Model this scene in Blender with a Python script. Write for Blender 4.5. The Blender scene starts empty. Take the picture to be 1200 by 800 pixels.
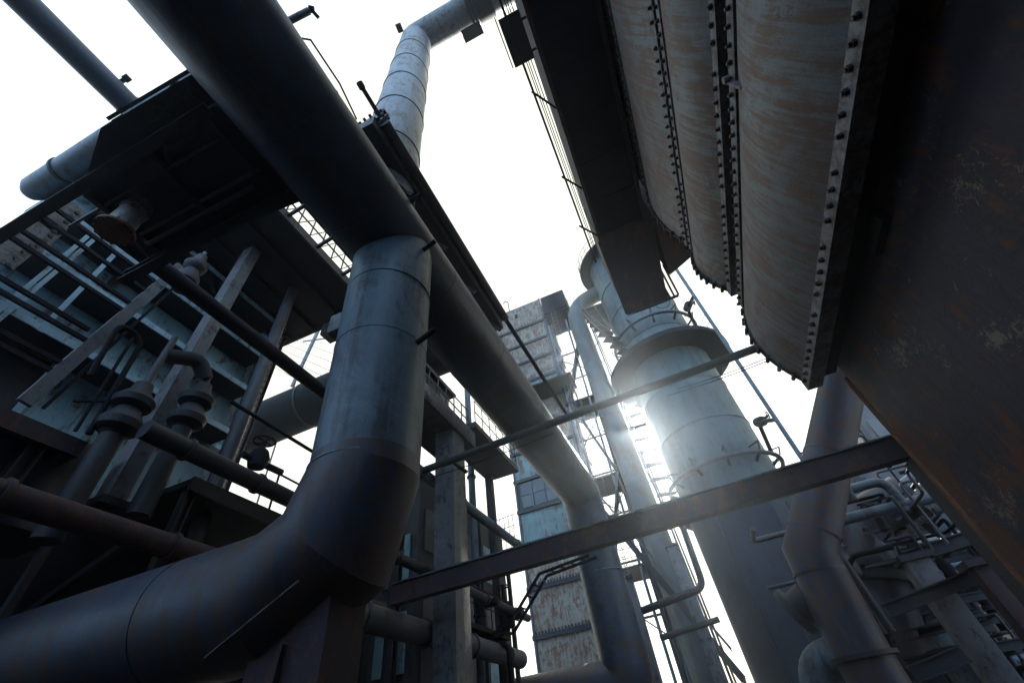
import bpy, math, random
from mathutils import Vector, Matrix
rnd = random.Random(7)
R = math.radians
sc = bpy.context.scene
COL = sc.collection
EYE = 1.6            # eye height; everything below is written relative to the eye, ground at -EYE

# ------------------------------------------------------------------ camera
CR = Vector((0.91235638, -0.35351388, -0.20647948))
CU = Vector((0.39330469, 0.6168375, 0.68177923))
CF = Vector((-0.11365414, -0.70323497, 0.7018143))
FPX = 494.0
def ray(u, v):
    d = Vector((u - 600, v - 400, FPX))
    return Vector((CR.dot(d), CU.dot(d), CF.dot(d)))
def W(u, v, x=None, y=None, z=None):
    d = ray(u, v)
    k = x / d.x if x is not None else (y / d.y if y is not None else z / d.z)
    return d * k

cam_d = bpy.data.cameras.new('camera'); cam = bpy.data.objects.new('camera', cam_d); COL.objects.link(cam)
cam_d.sensor_width = 36; cam_d.lens = 36 * FPX / 1200; cam_d.clip_start = 0.05; cam_d.clip_end = 4000
right = Vector((CR.x, CU.x, CF.x)); down = Vector((CR.y, CU.y, CF.y)); fwd = Vector((CR.z, CU.z, CF.z))
cam.matrix_world = Matrix(((right.x, -down.x, -fwd.x, 0), (right.y, -down.y, -fwd.y, 0), (right.z, -down.z, -fwd.z, EYE), (0, 0, 0, 1)))
sc.camera = cam

# ------------------------------------------------------------------ materials
def mat(name, base, dark=None, rust=(0.10, 0.035, 0.015), amount=0.35, rough=0.55, scale=1.0, streak=(1, 1, 0.12),
        bump=0.15, metal=0.0, fine=1.0, spec=0.4, speck=None, edge=None):
    m = bpy.data.materials.new(name); m.use_nodes = True
    n = m.node_tree.nodes; l = m.node_tree.links
    b = n['Principled BSDF']
    tc = n.new('ShaderNodeTexCoord')
    def noise(sc_, det, rgh, vec=None, dist=0.0):
        t = n.new('ShaderNodeTexNoise'); t.inputs['Scale'].default_value = sc_; t.inputs['Detail'].default_value = det
        t.inputs['Roughness'].default_value = rgh; t.inputs['Distortion'].default_value = dist
        l.new(vec if vec else tc.outputs['Object'], t.inputs['Vector']); return t
    def ramp(src, a, b_, ca=(0, 0, 0, 1), cb=(1, 1, 1, 1)):
        r = n.new('ShaderNodeValToRGB'); r.color_ramp.elements[0].position = a; r.color_ramp.elements[1].position = b_
        r.color_ramp.elements[0].color = ca; r.color_ramp.elements[1].color = cb
        l.new(src, r.inputs['Fac']); return r
    def mix(fac, a, b_, mode='MIX'):
        x = n.new('ShaderNodeMix'); x.data_type = 'RGBA'; x.blend_type = mode
        if isinstance(fac, float): x.inputs[0].default_value = fac
        else: l.new(fac, x.inputs[0])
        for s, v in ((6, a), (7, b_)):
            if isinstance(v, tuple): x.inputs[s].default_value = (*v[:3], 1)
            else: l.new(v, x.inputs[s])
        return x.outputs[2]
    dark = dark or tuple(c * 0.55 for c in base)
    n1 = noise(0.55 * scale, 6, 0.65, dist=0.4)
    c = mix(ramp(n1.outputs['Fac'], 0.34, 0.66).outputs['Color'], dark, base)
    mp = n.new('ShaderNodeMapping'); mp.inputs['Scale'].default_value = streak; l.new(tc.outputs['Object'], mp.inputs['Vector'])
    n2 = noise(5.0 * scale, 7, 0.7, mp.outputs['Vector'], 0.3)
    n3 = noise(1.3 * scale, 8, 0.72, dist=0.8)
    mul = n.new('ShaderNodeMath'); mul.operation = 'ADD'; l.new(n2.outputs['Fac'], mul.inputs[0]); l.new(n3.outputs['Fac'], mul.inputs[1])
    th = 1.22 - 0.45 * amount
    msk = ramp(mul.outputs[0], min(th - 0.06, 2) / 2 if False else 0.0, 1.0)
    mr = n.new('ShaderNodeMapRange'); mr.clamp = True
    mr.inputs['From Min'].default_value = th - 0.07; mr.inputs['From Max'].default_value = th + 0.09
    l.new(mul.outputs[0], mr.inputs['Value'])
    msk_out = mr.outputs['Result']
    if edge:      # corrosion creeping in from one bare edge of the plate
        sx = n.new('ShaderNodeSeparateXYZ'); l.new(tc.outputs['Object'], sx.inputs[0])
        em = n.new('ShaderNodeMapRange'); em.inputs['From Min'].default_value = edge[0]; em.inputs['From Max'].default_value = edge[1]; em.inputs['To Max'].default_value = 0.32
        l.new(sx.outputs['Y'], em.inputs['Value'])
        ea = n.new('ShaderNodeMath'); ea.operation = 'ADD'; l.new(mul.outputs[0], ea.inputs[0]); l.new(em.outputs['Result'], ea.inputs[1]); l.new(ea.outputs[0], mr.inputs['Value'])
    c = mix(msk_out, c, rust)
    if speck:
        s1 = noise(0.9 * scale, 4, 0.6, dist=0.5); s2 = noise(11 * scale, 6, 0.75, dist=1.0)
        sa = n.new('ShaderNodeMath'); sa.operation = 'MULTIPLY_ADD'; sa.inputs[1].default_value = 0.9
        l.new(s1.outputs['Fac'], sa.inputs[0]); l.new(s2.outputs['Fac'], sa.inputs[2])
        sm = n.new('ShaderNodeMapRange'); sm.inputs['From Min'].default_value = speck[1]; sm.inputs['From Max'].default_value = speck[1] + 0.05
        l.new(sa.outputs[0], sm.inputs['Value']); c = mix(sm.outputs['Result'], c, speck[0])
    n4 = noise(38 * scale * fine, 4, 0.7)
    c = mix(0.55, c, ramp(n4.outputs['Fac'], 0.25, 0.75, (0.45, 0.45, 0.45, 1), (1.3, 1.3, 1.3, 1)).outputs['Color'], 'MULTIPLY')
    l.new(c, b.inputs['Base Color'])
    rr = n.new('ShaderNodeMapRange'); rr.inputs['To Min'].default_value = rough - 0.12; rr.inputs['To Max'].default_value = min(1, rough + 0.25)
    l.new(mul.outputs[0], rr.inputs['Value']); rr.inputs['From Max'].default_value = 1.6; rr.inputs['From Min'].default_value = 0.5
    l.new(rr.outputs['Result'], b.inputs['Roughness'])
    b.inputs['Metallic'].default_value = metal; b.inputs['Specular IOR Level'].default_value = spec
    bp = n.new('ShaderNodeBump'); bp.inputs['Strength'].default_value = bump; bp.inputs['Distance'].default_value = 0.03
    ad = n.new('ShaderNodeMath'); ad.operation = 'MULTIPLY_ADD'; ad.inputs[1].default_value = 0.4
    l.new(n4.outputs['Fac'], ad.inputs[0]); l.new(mul.outputs[0], ad.inputs[2])
    l.new(ad.outputs[0], bp.inputs['Height']); l.new(bp.outputs['Normal'], b.inputs['Normal'])
    m.diffuse_color = (*base, 1)
    return m
M = dict(
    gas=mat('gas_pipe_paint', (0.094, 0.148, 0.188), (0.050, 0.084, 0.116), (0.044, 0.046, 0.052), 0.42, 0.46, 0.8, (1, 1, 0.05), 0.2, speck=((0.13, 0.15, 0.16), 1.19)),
    gasy=mat('gas_paint_shaded_y', (0.034, 0.062, 0.104), (0.012, 0.025, 0.050), (0.030, 0.030, 0.036), 0.40, 0.42, 0.8, (1.2, 0.08, 1.2), 0.22, speck=((0.07, 0.085, 0.10), 1.2)),  # same gas paint, with the overhead main's shade put into its colour
    gasx=mat('gas_paint_shaded_x', (0.031, 0.046, 0.080), (0.015, 0.024, 0.045), (0.056, 0.034, 0.030), 0.46, 0.44, 0.8, (2.4, 0.2, 0.2), 0.22, speck=((0.075, 0.07, 0.065), 1.2)),  # gas paint again, darkened to carry the shade on elbow and low run
    riser=mat('riser_paint', (0.17, 0.205, 0.235), (0.115, 0.14, 0.165), (0.10, 0.085, 0.08), 0.36, 0.5, 0.8, (1.3, 1.3, 0.3), 0.12),
    pale=mat('pale_panel_steel', (0.108, 0.122, 0.130), (0.070, 0.076, 0.082), (0.090, 0.052, 0.038), 0.50, 0.55, 0.9, (0.16, 2.6, 0.16), 0.22, speck=((0.05, 0.035, 0.03), 1.14)),
    flange=mat('flange_steel', (0.15, 0.15, 0.155), (0.09, 0.088, 0.09), (0.065, 0.048, 0.042), 0.5, 0.65, 2.0, (1, 1, 1), 0.2),
    bolt=mat('bolt_steel', (0.022, 0.02, 0.02), None, (0.035, 0.022, 0.018), 0.3, 0.6, 3),
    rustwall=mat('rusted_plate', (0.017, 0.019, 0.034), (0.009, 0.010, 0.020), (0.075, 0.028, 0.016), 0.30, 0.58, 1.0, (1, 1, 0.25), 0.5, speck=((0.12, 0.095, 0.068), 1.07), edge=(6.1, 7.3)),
    rustedge=mat('rust_edge', (0.16, 0.065, 0.030), (0.08, 0.035, 0.02), (0.22, 0.10, 0.05), 0.35, 0.75, 1.5, (1, 1, 0.4), 0.3),
    rusty=mat('rust_brown', (0.036, 0.024, 0.033), (0.021, 0.016, 0.024), (0.080, 0.034, 0.026), 0.36, 0.75, 1.2, (1, 1, 0.4), 0.25),
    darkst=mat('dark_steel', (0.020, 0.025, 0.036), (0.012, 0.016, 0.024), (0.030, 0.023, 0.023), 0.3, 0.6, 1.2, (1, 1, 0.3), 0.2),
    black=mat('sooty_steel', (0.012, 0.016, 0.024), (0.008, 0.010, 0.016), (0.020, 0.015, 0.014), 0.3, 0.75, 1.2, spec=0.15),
    teal=mat('teal_panel', (0.23, 0.40, 0.48), (0.135, 0.26, 0.33), (0.07, 0.055, 0.05), 0.32, 0.5, 0.9, (1, 1, 0.25), 0.15),
    tealedge=mat('teal_edge', (0.27, 0.43, 0.53), (0.17, 0.28, 0.35), (0.08, 0.065, 0.06), 0.25, 0.5, 1.5),
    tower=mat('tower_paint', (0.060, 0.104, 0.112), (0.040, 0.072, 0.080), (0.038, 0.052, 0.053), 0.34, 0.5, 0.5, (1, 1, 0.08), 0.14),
    lowtower=mat('tower_skirt_paint', (0.015, 0.027, 0.044), (0.009, 0.017, 0.029), (0.014, 0.016, 0.022), 0.3, 0.55, 0.5, (1, 1, 0.12), 0.1),  # darker colour for the tower's skirt, pilaster and stiffeners
    block=mat('block_panel', (0.25, 0.24, 0.20), (0.145, 0.15, 0.13), (0.135, 0.062, 0.036), 0.46, 0.65, 1.7, (1, 1, 0.14), 0.15),
    blockteal=mat('block_panel_teal', (0.14, 0.225, 0.22), (0.09, 0.145, 0.145), (0.11, 0.062, 0.042), 0.38, 0.6, 0.9, (1, 1, 0.16), 0.15),
    jpipe=mat('standing_pipe_paint', (0.078, 0.108, 0.115), (0.050, 0.070, 0.078), (0.085, 0.065, 0.05), 0.34, 0.55, 0.8, (1, 1, 0.12), 0.12),
    galv=mat('galvanised_steel', (0.42, 0.44, 0.46), (0.27, 0.285, 0.30), (0.15, 0.09, 0.06), 0.25, 0.4, 2.0, (1, 1, 0.3), 0.12, metal=0.3),
    chute=mat('chute_rust', (0.026, 0.016, 0.020), (0.016, 0.011, 0.014), (0.075, 0.028, 0.022), 0.32, 0.75, 1.2, (1, 0.3, 0.4), 0.3),
    conc=mat('concrete', (0.165, 0.172, 0.185), (0.10, 0.104, 0.115), (0.05, 0.048, 0.052), 0.26, 0.85, 1.4, (1, 1, 0.5), 0.35),
    palepipe=mat('pale_pipe', (0.18, 0.195, 0.205), (0.105, 0.115, 0.125), (0.085, 0.06, 0.05), 0.4, 0.55, 1.5, (1, 0.2, 1), 0.15),
    bluepipe=mat('blue_grey_pipe', (0.085, 0.135, 0.18), (0.05, 0.082, 0.112), (0.05, 0.044, 0.044), 0.22, 0.45, 1.2),
    grey=mat('grey_steel', (0.070, 0.082, 0.102), (0.042, 0.050, 0.064), (0.048, 0.036, 0.032), 0.3, 0.5, 1.4),
    ground=mat('gravel_ground', (0.05, 0.048, 0.046), (0.03, 0.029, 0.028), (0.04, 0.034, 0.03), 0.4, 0.95, 0.4, (1, 1, 1), 0.6, fine=0.6),
    road=mat('asphalt', (0.05, 0.05, 0.05), (0.036, 0.036, 0.037), (0.06, 0.055, 0.05), 0.25, 0.9, 0.4, (1, 1, 1), 0.3),
)
def glass():
    m = bpy.data.materials.new('dirty_glass'); m.use_nodes = True
    b = m.node_tree.nodes['Principled BSDF']; b.inputs['Base Color'].default_value = (0.03, 0.04, 0.045, 1); b.inputs['Roughness'].default_value = 0.12
    return m
M['glass'] = glass()

# ------------------------------------------------------------------ mesh builder
class MB:
    def __init__(s): s.v = []; s.f = []
    def quad(s, a, b, c, d):
        i = len(s.v); s.v += [Vector(p) for p in (a, b, c, d)]; s.f.append((i, i + 1, i + 2, i + 3)); return s
    def hexa(s, p):
        i = len(s.v); s.v += [Vector(q) for q in p]
        for f in ((0, 3, 2, 1), (4, 5, 6, 7), (0, 1, 5, 4), (1, 2, 6, 5), (2, 3, 7, 6), (3, 0, 4, 7)):
            s.f.append(tuple(i + k for k in f))
        return s
    def box(s, x0, x1, y0, y1, z0, z1):
        return s.hexa([(x0, y0, z0), (x1, y0, z0), (x1, y1, z0), (x0, y1, z0), (x0, y0, z1), (x1, y0, z1), (x1, y1, z1), (x0, y1, z1)])
    def beam(s, p, q, w, h, up=(0, 0, 1)):
        p = Vector(p); q = Vector(q); d = (q - p).normalized(); up = Vector(up)
        if abs(d.dot(up)) > 0.98: up = Vector((0, 1, 0))
        a = d.cross(up).normalized(); u = a.cross(d).normalized()
        a = a * (w / 2); u = u * (h / 2)
        return s.hexa([p - a - u, p + a - u, q + a - u, q - a - u, p - a + u, p + a + u, q + a + u, q - a + u])
    def ibeam(s, p, q, w, h, t=0.03, up=(0, 0, 1)):
        p = Vector(p); q = Vector(q); d = (q - p).normalized(); upv = Vector(up)
        if abs(d.dot(upv)) > 0.98: upv = Vector((0, 1, 0))
        a = d.cross(upv).normalized(); u = a.cross(d).normalized()
        o = u * (h / 2 - t / 2)
        s.beam(p + o, q + o, w, t, upv); s.beam(p - o, q - o, w, t, upv); s.beam(p, q, t, h - 2 * t - 0.002, upv); return s
    def tube(s, pts, r, seg=20, fillet=0.0, n=6, cap=True):
        P = [Vector(p) for p in pts]; rs = r if isinstance(r, (list, tuple)) else [r] * len(P)
        if fillet:
            Q = [P[0]]; RR = [rs[0]]
            for i in range(1, len(P) - 1):
                a = (P[i - 1] - P[i]); b = (P[i + 1] - P[i]); f = min(fillet, a.length * 0.49, b.length * 0.49)
                A = P[i] + a.normalized() * f; B = P[i] + b.normalized() * f
                for k in range(n + 1):
                    t = k / n
                    Q.append(A * (1 - t) ** 2 + P[i] * 2 * t * (1 - t) + B * t * t); RR.append(rs[i])
            Q.append(P[-1]); RR.append(rs[-1]); P = Q; rs = RR
        T = [(P[i + 1] - P[i]).normalized() for i in range(len(P) - 1)]
        nv = T[0].orthogonal().normalized(); base = len(s.v)
        for i in range(len(P)):
            if i == 0: d = T[0]; m = d
            elif i == len(P) - 1: d = T[-1]; m = d
            else: d = T[i - 1]; m = (T[i - 1] + T[i]).normalized()
            nv = (nv - d * nv.dot(d)).normalized(); bv = d.cross(nv)
            for k in range(seg):
                a = 2 * math.pi * k / seg
                o = nv * math.cos(a) * rs[i] + bv * math.sin(a) * rs[i]
                dm = d.dot(m)
                o2 = o - d * (o.dot(m) / dm) if dm > 0.2 else o
                s.v.append(P[i] + o2)
            if 0 < i < len(P) - 1:
                nv = T[i - 1].rotation_difference(T[i]) @ nv
        for i in range(len(P) - 1):
            for k in range(seg):
                k2 = (k + 1) % seg; a = base + i * seg
                s.f.append((a + k, a + k2, a + seg + k2, a + seg + k))
        if cap:
            s.f.append(tuple(base + seg - 1 - k for k in range(seg)))
            e = base + (len(P) - 1) * seg; s.f.append(tuple(e + k for k in range(seg)))
        return s
    def cyl(s, p, q, r, r2=None, seg=24): return s.tube([p, q], [r, r if r2 is None else r2], seg)
    def torus(s, c, R_, r, axis='z', seg=40, n=8, a0=0, a1=360):
        c = Vector(c); full = abs(a1 - a0) >= 360; base = len(s.v); N = seg if full else seg + 1
        for i in range(N):
            a = R(a0 + (a1 - a0) * i / seg); e = Vector((math.cos(a), math.sin(a), 0)); zz = Vector((0, 0, 1))
            if axis == 'x': e = Vector((0, e.x, e.y)); zz = Vector((1, 0, 0))
            if axis == 'y': e = Vector((e.x, 0, e.y)); zz = Vector((0, 1, 0))
            for k in range(n):
                b = 2 * math.pi * k / n
                s.v.append(c + e * (R_ + r * math.cos(b)) + zz * r * math.sin(b))
        for i in range(seg):
            i2 = (i + 1) % N
            for k in range(n):
                k2 = (k + 1) % n
                s.f.append((base + i * n + k, base + i2 * n + k, base + i2 * n + k2, base + i * n + k2))
        return s
    def annulus(s, c, r0, r1, z0, z1, seg=48, a0=0, a1=360):
        full = abs(a1 - a0) >= 360; N = seg if full else seg + 1; base = len(s.v); c = Vector(c)
        for i in range(N):
            a = R(a0 + (a1 - a0) * i / seg); e = Vector((math.cos(a), math.sin(a), 0))
            for rr, zz in ((r0, z0), (r1, z0), (r1, z1), (r0, z1)): s.v.append(Vector((c.x, c.y, 0)) + e * rr + Vector((0, 0, zz)))
        for i in range(seg):
            i2 = (i + 1) % N
            for k in range(4):
                k2 = (k + 1) % 4; s.f.append((base + i * 4 + k, base + i2 * 4 + k, base + i2 * 4 + k2, base + i * 4 + k2))
        if not full:
            s.f.append(tuple(base + k for k in range(4))); e = base + (N - 1) * 4; s.f.append(tuple(e + 3 - k for k in range(4)))
        return s
    def lathe(s, c, prof, seg=32):
        base = len(s.v); c = Vector(c)
        for (rr, zz) in prof:
            for k in range(seg):
                a = 2 * math.pi * k / seg; s.v.append(c + Vector((rr * math.cos(a), rr * math.sin(a), zz)))
        for i in range(len(prof) - 1):
            for k in range(seg):
                k2 = (k + 1) % seg; a = base + i * seg
                s.f.append((a + k, a + k2, a + seg + k2, a + seg + k))
        s.f.append(tuple(base + seg - 1 - k for k in range(seg))); e = base + (len(prof) - 1) * seg; s.f.append(tuple(e + k for k in range(seg)))
        return s
    def sheet(s, prof, y0, y1, t, ny=1):
        """a bent sheet: profile of (x, z) points run along y, with thickness t towards +x"""
        base = len(s.v); N = len(prof)
        for y in (y0, y1):
            for (x, z) in prof: s.v.append(Vector((x, y, z)))
            for (x, z) in prof: s.v.append(Vector((x + t, y, z)))
        a, b, c, d = base, base + N, base + 2 * N, base + 3 * N
        for i in range(N - 1):
            s.f += [(a + i, a + i + 1, c + i + 1, c + i), (b + i, d + i, d + i + 1, b + i + 1), (a + i, b + i, b + i + 1, a + i + 1), (c + i, c + i + 1, d + i + 1, d + i)]
        s.f += [(a, c, d, b), (a + N - 1, b + N - 1, d + N - 1, c + N - 1)]
        return s
    def build(s, name, m, parent=None, origin=None, smooth=True, bevel=0.0, extra=None, sharp=38):
        o0 = Vector(origin) if origin is not None else (Vector(parent['_o']) if parent is not None else Vector((0, 0, 0)))
        me = bpy.data.meshes.new(name); nf = len(s.f)
        if extra is not None:
            k = len(s.v); s.v += extra[0].v; s.f += [tuple(i + k for i in f) for f in extra[0].f]
        me.from_pydata([tuple(v - o0) for v in s.v], [], s.f)
        if extra is not None: me.polygons.foreach_set('material_index', [0] * nf + [1] * (len(s.f) - nf))
        me.update()
        import bmesh
        bm = bmesh.new(); bm.from_mesh(me); bmesh.ops.recalc_face_normals(bm, faces=bm.faces)
        if bevel:
            es = [e for e in bm.edges if len(e.link_faces) == 2 and e.calc_face_angle(0) > 0.6]
            bmesh.ops.bevel(bm, geom=es, offset=bevel, segments=2, affect='EDGES', profile=0.6, clamp_overlap=True)
        bm.to_mesh(me); bm.free()
        me.materials.append(M[m] if isinstance(m, str) else m)
        if extra is not None: me.materials.append(M[extra[1]])
        o = bpy.data.objects.new(name, me); COL.objects.link(o)
        if smooth:
            me.polygons.foreach_set('use_smooth', [True] * len(me.polygons)); me.set_sharp_from_angle(angle=R(sharp))
        if parent is not None: o.parent = parent; o['_o'] = tuple(o0)
        else: o.location = o0; o['_o'] = tuple(o0)
        return o
def tag(o, label, cat, group=None, kind=None):
    if label: o['label'] = label
    if cat: o['category'] = cat
    if group: o['group'] = group
    if kind: o['kind'] = kind
    return o
def thing(name, label, cat, loc, group=None):
    o = bpy.data.objects.new(name, None); COL.objects.link(o); o.location = loc; o['_o'] = tuple(loc); o.empty_display_size = 0.2
    return tag(o, label, cat, group)
def one(name, label, cat, mb, m, loc, group=None, bevel=0.0):
    return tag(mb.build(name, m, None, loc, bevel=bevel), label, cat, group)
def copy_thing(o, loc, label, rz=None):
    c = o.copy(); COL.objects.link(c); c.location = loc; c['_o'] = tuple(loc); c['label'] = label
    if rz is not None: c.rotation_euler.z = rz
    for ch in list(o.children):
        d = ch.copy(); COL.objects.link(d); d.parent = c
        for g in list(ch.children):
            e = g.copy(); COL.objects.link(e); e.parent = d
    return c
G0 = -EYE

# ------------------------------------------------------------------ ground
g = MB(); S = 1500
g.quad((-S, -S, G0), (S, -S, G0), (S, S, G0), (-S, S, G0))
tag(g.build('ground', 'ground', None, (0, 0, G0)), None, None, kind='structure')
rd = MB().box(-3.0, 2.2, -40, 120, G0 - 0.2, G0 + 0.004)
tag(rd.build('road', 'road', None, (0, 0, G0)), None, None, kind='structure')

# ------------------------------------------------------------------ gas main A (along Y) with its drop leg
AX, AZ, AR = -3.80, 8.82, 0.915
YE = 19.9; XE = -3.65
t = thing('gas_main', 'thick dark overhead gas main running from top left down to the mitred drop leg', 'pipe', (AX, 0, AZ))
MB().tube([(AX, -14, AZ), (AX, YE, AZ), (XE, YE, 2.0)], AR, 56, 0.75, 2).build('pipe_run', 'gasy', t)
MB().tube([(XE, YE, 2.0 + 0.75), (XE, YE, 1.45), (-16, YE, 1.45)], AR, 48, 0.9, 5).build('bottom_bend', 'gasx', t)
for y in (-4.0, 1.2, 3.1, 5.65, 8.6, 12.0, 15.4):
    MB().cyl((AX, y - 0.02, AZ), (AX, y + 0.02, AZ), AR + 0.008, None, 56).build('weld_ring', 'gasy', t)
MB().tube([(XE, YE, 5.2), (XE, YE, 5.16)], AR + 0.012, 48).build('weld_ring', 'gas', t)
# little lifting lugs along its right flank
for p in ((480, 237), (497, 292), (492, 399)):
    q = W(*p, x=AX + 0.86)
    m = MB(); d = Vector((0.28, 0, 0.12))
    m.beam(q - d, q + d, 0.09, 0.05); m.build('lug', 'black', t)

# ------------------------------------------------------------------ downcomer B and its elbow
BX, BY = -3.76, 4.38
t = thing('downcomer_pipe', 'broad grey downcomer pipe dropping from the gas main to a mitred elbow', 'pipe', (BX, BY, G0))
ZC = 1.80
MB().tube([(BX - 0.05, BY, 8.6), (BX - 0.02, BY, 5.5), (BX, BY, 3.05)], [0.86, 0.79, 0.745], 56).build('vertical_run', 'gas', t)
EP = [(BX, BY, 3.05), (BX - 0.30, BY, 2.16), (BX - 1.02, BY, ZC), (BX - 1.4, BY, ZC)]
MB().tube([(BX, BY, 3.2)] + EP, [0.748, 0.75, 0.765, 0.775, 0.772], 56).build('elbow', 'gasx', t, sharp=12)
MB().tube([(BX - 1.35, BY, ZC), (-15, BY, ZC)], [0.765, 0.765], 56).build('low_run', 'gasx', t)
for z, r in ((6.9, 0.832), (5.35, 0.795), (3.06, 0.76)):
    MB().tube([(BX - 0.02, BY, z - 0.015), (BX - 0.02, BY, z + 0.015)], r, 56).build('weld_ring', 'gas', t)
MB().tube([(BX - 2.5, BY, ZC), (BX - 2.53, BY, ZC)], 0.772, 56).build('weld_ring', 'gasx', t)
def on_run(u, v, r=.785):
    d = ray(u, v); a_ = d.y ** 2 + d.z ** 2; b_ = -2 * (d.y * BY + d.z * ZC); c_ = BY ** 2 + ZC ** 2 - r * r
    return d * ((-b_ - math.sqrt(max(b_ * b_ - 4 * a_ * c_, 0))) / (2 * a_))
P_ = [on_run(350 - 110 * k / 10, 680 + 90 * k / 10) for k in range(11)]
MB().tube(P_, 0.011, 6).build('weld_bead', 'palepipe', t)
# saddle plate and pedestal under the elbow
sp = MB()
pr = [(0.80, a) for a in range(198, 343, 8)]
sp.tube([(BX - 0.62, BY, ZC + 0.03), (BX - 2.0, BY, ZC - 0.005)], [0.795, 0.785], 56, cap=False)
ped = thing('pipe_pedestal', 'flat sided steel pedestal propping up the elbow at the bottom left', 'pedestal', (BX - 0.55, BY, G0))
MB().hexa([(BX - 1.05, BY - 0.3, G0), (BX + 0.05, BY - 0.3, G0), (BX + 0.05, BY + 0.3, G0), (BX - 1.05, BY + 0.3, G0),
           (BX - 0.95, BY - 0.3, 1.55), (BX + 0.02, BY - 0.3, 1.62), (BX + 0.02, BY + 0.3, 1.62), (BX - 0.95, BY + 0.3, 1.55)]).build('post', 'rusty', ped)
MB().box(BX - 1.4, BX + 0.4, BY - 0.55, BY + 0.55, G0, G0 + 0.06).build('base_plate', 'darkst', ped)
MB().hexa([(BX - 0.5, BY - 0.48, G0 + 0.06), (BX - 0.47, BY - 0.48, G0 + 0.06), (BX - 0.47, BY - 0.302, G0 + 0.06), (BX - 0.5, BY - 0.302, G0 + 0.06),
           (BX - 0.5, BY - 0.36, 1.15), (BX - 0.47, BY - 0.36, 1.15), (BX - 0.47, BY - 0.302, 1.15), (BX - 0.5, BY - 0.302, 1.15)]).build('rib', 'rusty', ped)

# ------------------------------------------------------------------ riser C
CX, CY, CZ = -3.78, 3.6, 28.6
t = thing('riser_pipe', 'weathered pale riser rising above the gas main and bending right at the top', 'pipe', (CX, CY, AZ))
MB().tube([(CX, CY, AZ + 0.7), (CX, CY, CZ - 1.0)], 0.80, 44).build('vertical_run', 'riser', t)
MB().tube([(CX, CY, CZ - 1.0), (CX, CY, CZ), (CX + 1.3, CY, CZ), (12, CY, CZ)], 0.80, 44, 0.8, 2).build('top_bend', 'riser', t)
for z in (12.4, 15.5, 18.5, 21.5, 24.5):
    MB().tube([(CX, CY, z), (CX, CY, z + 0.05)], 0.825, 44).build('weld_ring', 'riser', t)
for x in (-0.55, -0.35): MB().tube([(x, CY, CZ), (x + 0.12, CY, CZ)], 1.05, 44).build('flange', 'darkst', t)
MB().tube([(-0.15, CY, CZ), (0.75, CY, CZ)], 0.93, 40).build('valve_body', 'darkst', t)
MB().box(-1.3, -0.2, CY + 0.45, CY + 1.05, CZ - 0.86, CZ - 0.76).build('step_plate', 'darkst', t)
MB().tube([W(470, 38, z=CZ), W(466, 28, z=CZ)], 0.16, 8).build('stub', 'darkst', t)

# walkway girder beside A
t = thing('walkway_girder', 'long dark box girder lying along the right flank of the gas main', 'girder', (-3.1, 2.2, 10.2))
MB().hexa([(-3.55, 2.1, 10.0), (-2.95, 2.1, 10.0), (-2.95, 9.0, 10.0), (-3.55, 9.0, 10.0), (-3.55, 2.1, 10.45), (-2.95, 2.1, 10.45), (-2.95, 9.0, 10.45), (-3.55, 9.0, 10.45)]).build('web', 'darkst', t)
MB().cyl((-2.83, 2.3, 10.4), (-2.83, 9.0, 10.4), 0.13, None, 14).build('edge_tube', 'grey', t)
MB().cyl((-2.83, 8.95, 10.38), (-2.75, 15.8, 10.4), 0.075, None, 10).build('tie_rod', 'black', t)
for y in (3.6, 5.2, 6.8, 8.4): MB().beam((-3.3, y, 10.0), (-2.86, y, 9.3), 0.08, 0.1).build('bracket', 'darkst', t)
t = thing('bolted_end_flange', 'bolted round blank flange at the near end of the walkway girder', 'flange', (-3.25, 2.05, 10.4))
MB().cyl((-3.15, 2.31, 10.75), (-3.15, 3.0, 10.75), 0.3, None, 28).build('stub_pipe', 'grey', t)
m = MB()
for k in range(14):
    a = 2 * math.pi * k / 14; m.cyl((-3.15 + 0.36 * math.cos(a), 2.15, 10.75 + 0.36 * math.sin(a)), (-3.15 + 0.36 * math.cos(a), 2.36, 10.75 + 0.36 * math.sin(a)), 0.04, None, 6)
MB().cyl((-3.15, 2.3, 10.75), (-3.15, 2.22, 10.75), 0.42, None, 28).build('disc', 'riser', t, extra=(m, 'bolt'))
one('vent_rod', 'thin dark rod sticking up over the walkway girder near the riser', 'rod', MB().cyl(W(449, 143, z=10.6), W(421, 97, z=11.0), 0.05, None, 8).cyl(W(425, 104, z=10.94), W(421, 97, z=11.01), 0.075, None, 8), 'black', W(449, 143, z=10.6))
t = thing('stub_nozzle', 'small pale stub with a dark tap on top of the gas main', 'nozzle', W(338, 24, z=10.6))
a, b = W(325, 32, z=10.2), W(362, 13, z=10.6)
MB().cyl(a, b, 0.065, None, 12).build('pipe', 'riser', t)
MB().tube([b, b + Vector((0.06, 0.03, 0.0)), b + Vector((0.1, 0.16, -0.03))], 0.035, 8).cyl(b + Vector((0.02, -.04, 0.03)), b + Vector((0.1, 0.02, 0.03)), 0.045, None, 8).build('tap', 'black', t)
one('thin_conduit', 'hair thin conduit running along the top of the gas main against the sky', 'conduit', MB().tube([W(352, 45, z=10.3), W(364, 47, z=10.3), W(398, 98, z=10.3), W(418, 140, z=10.3)], 0.018, 6), 'black', W(352, 45, z=10.3))

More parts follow.
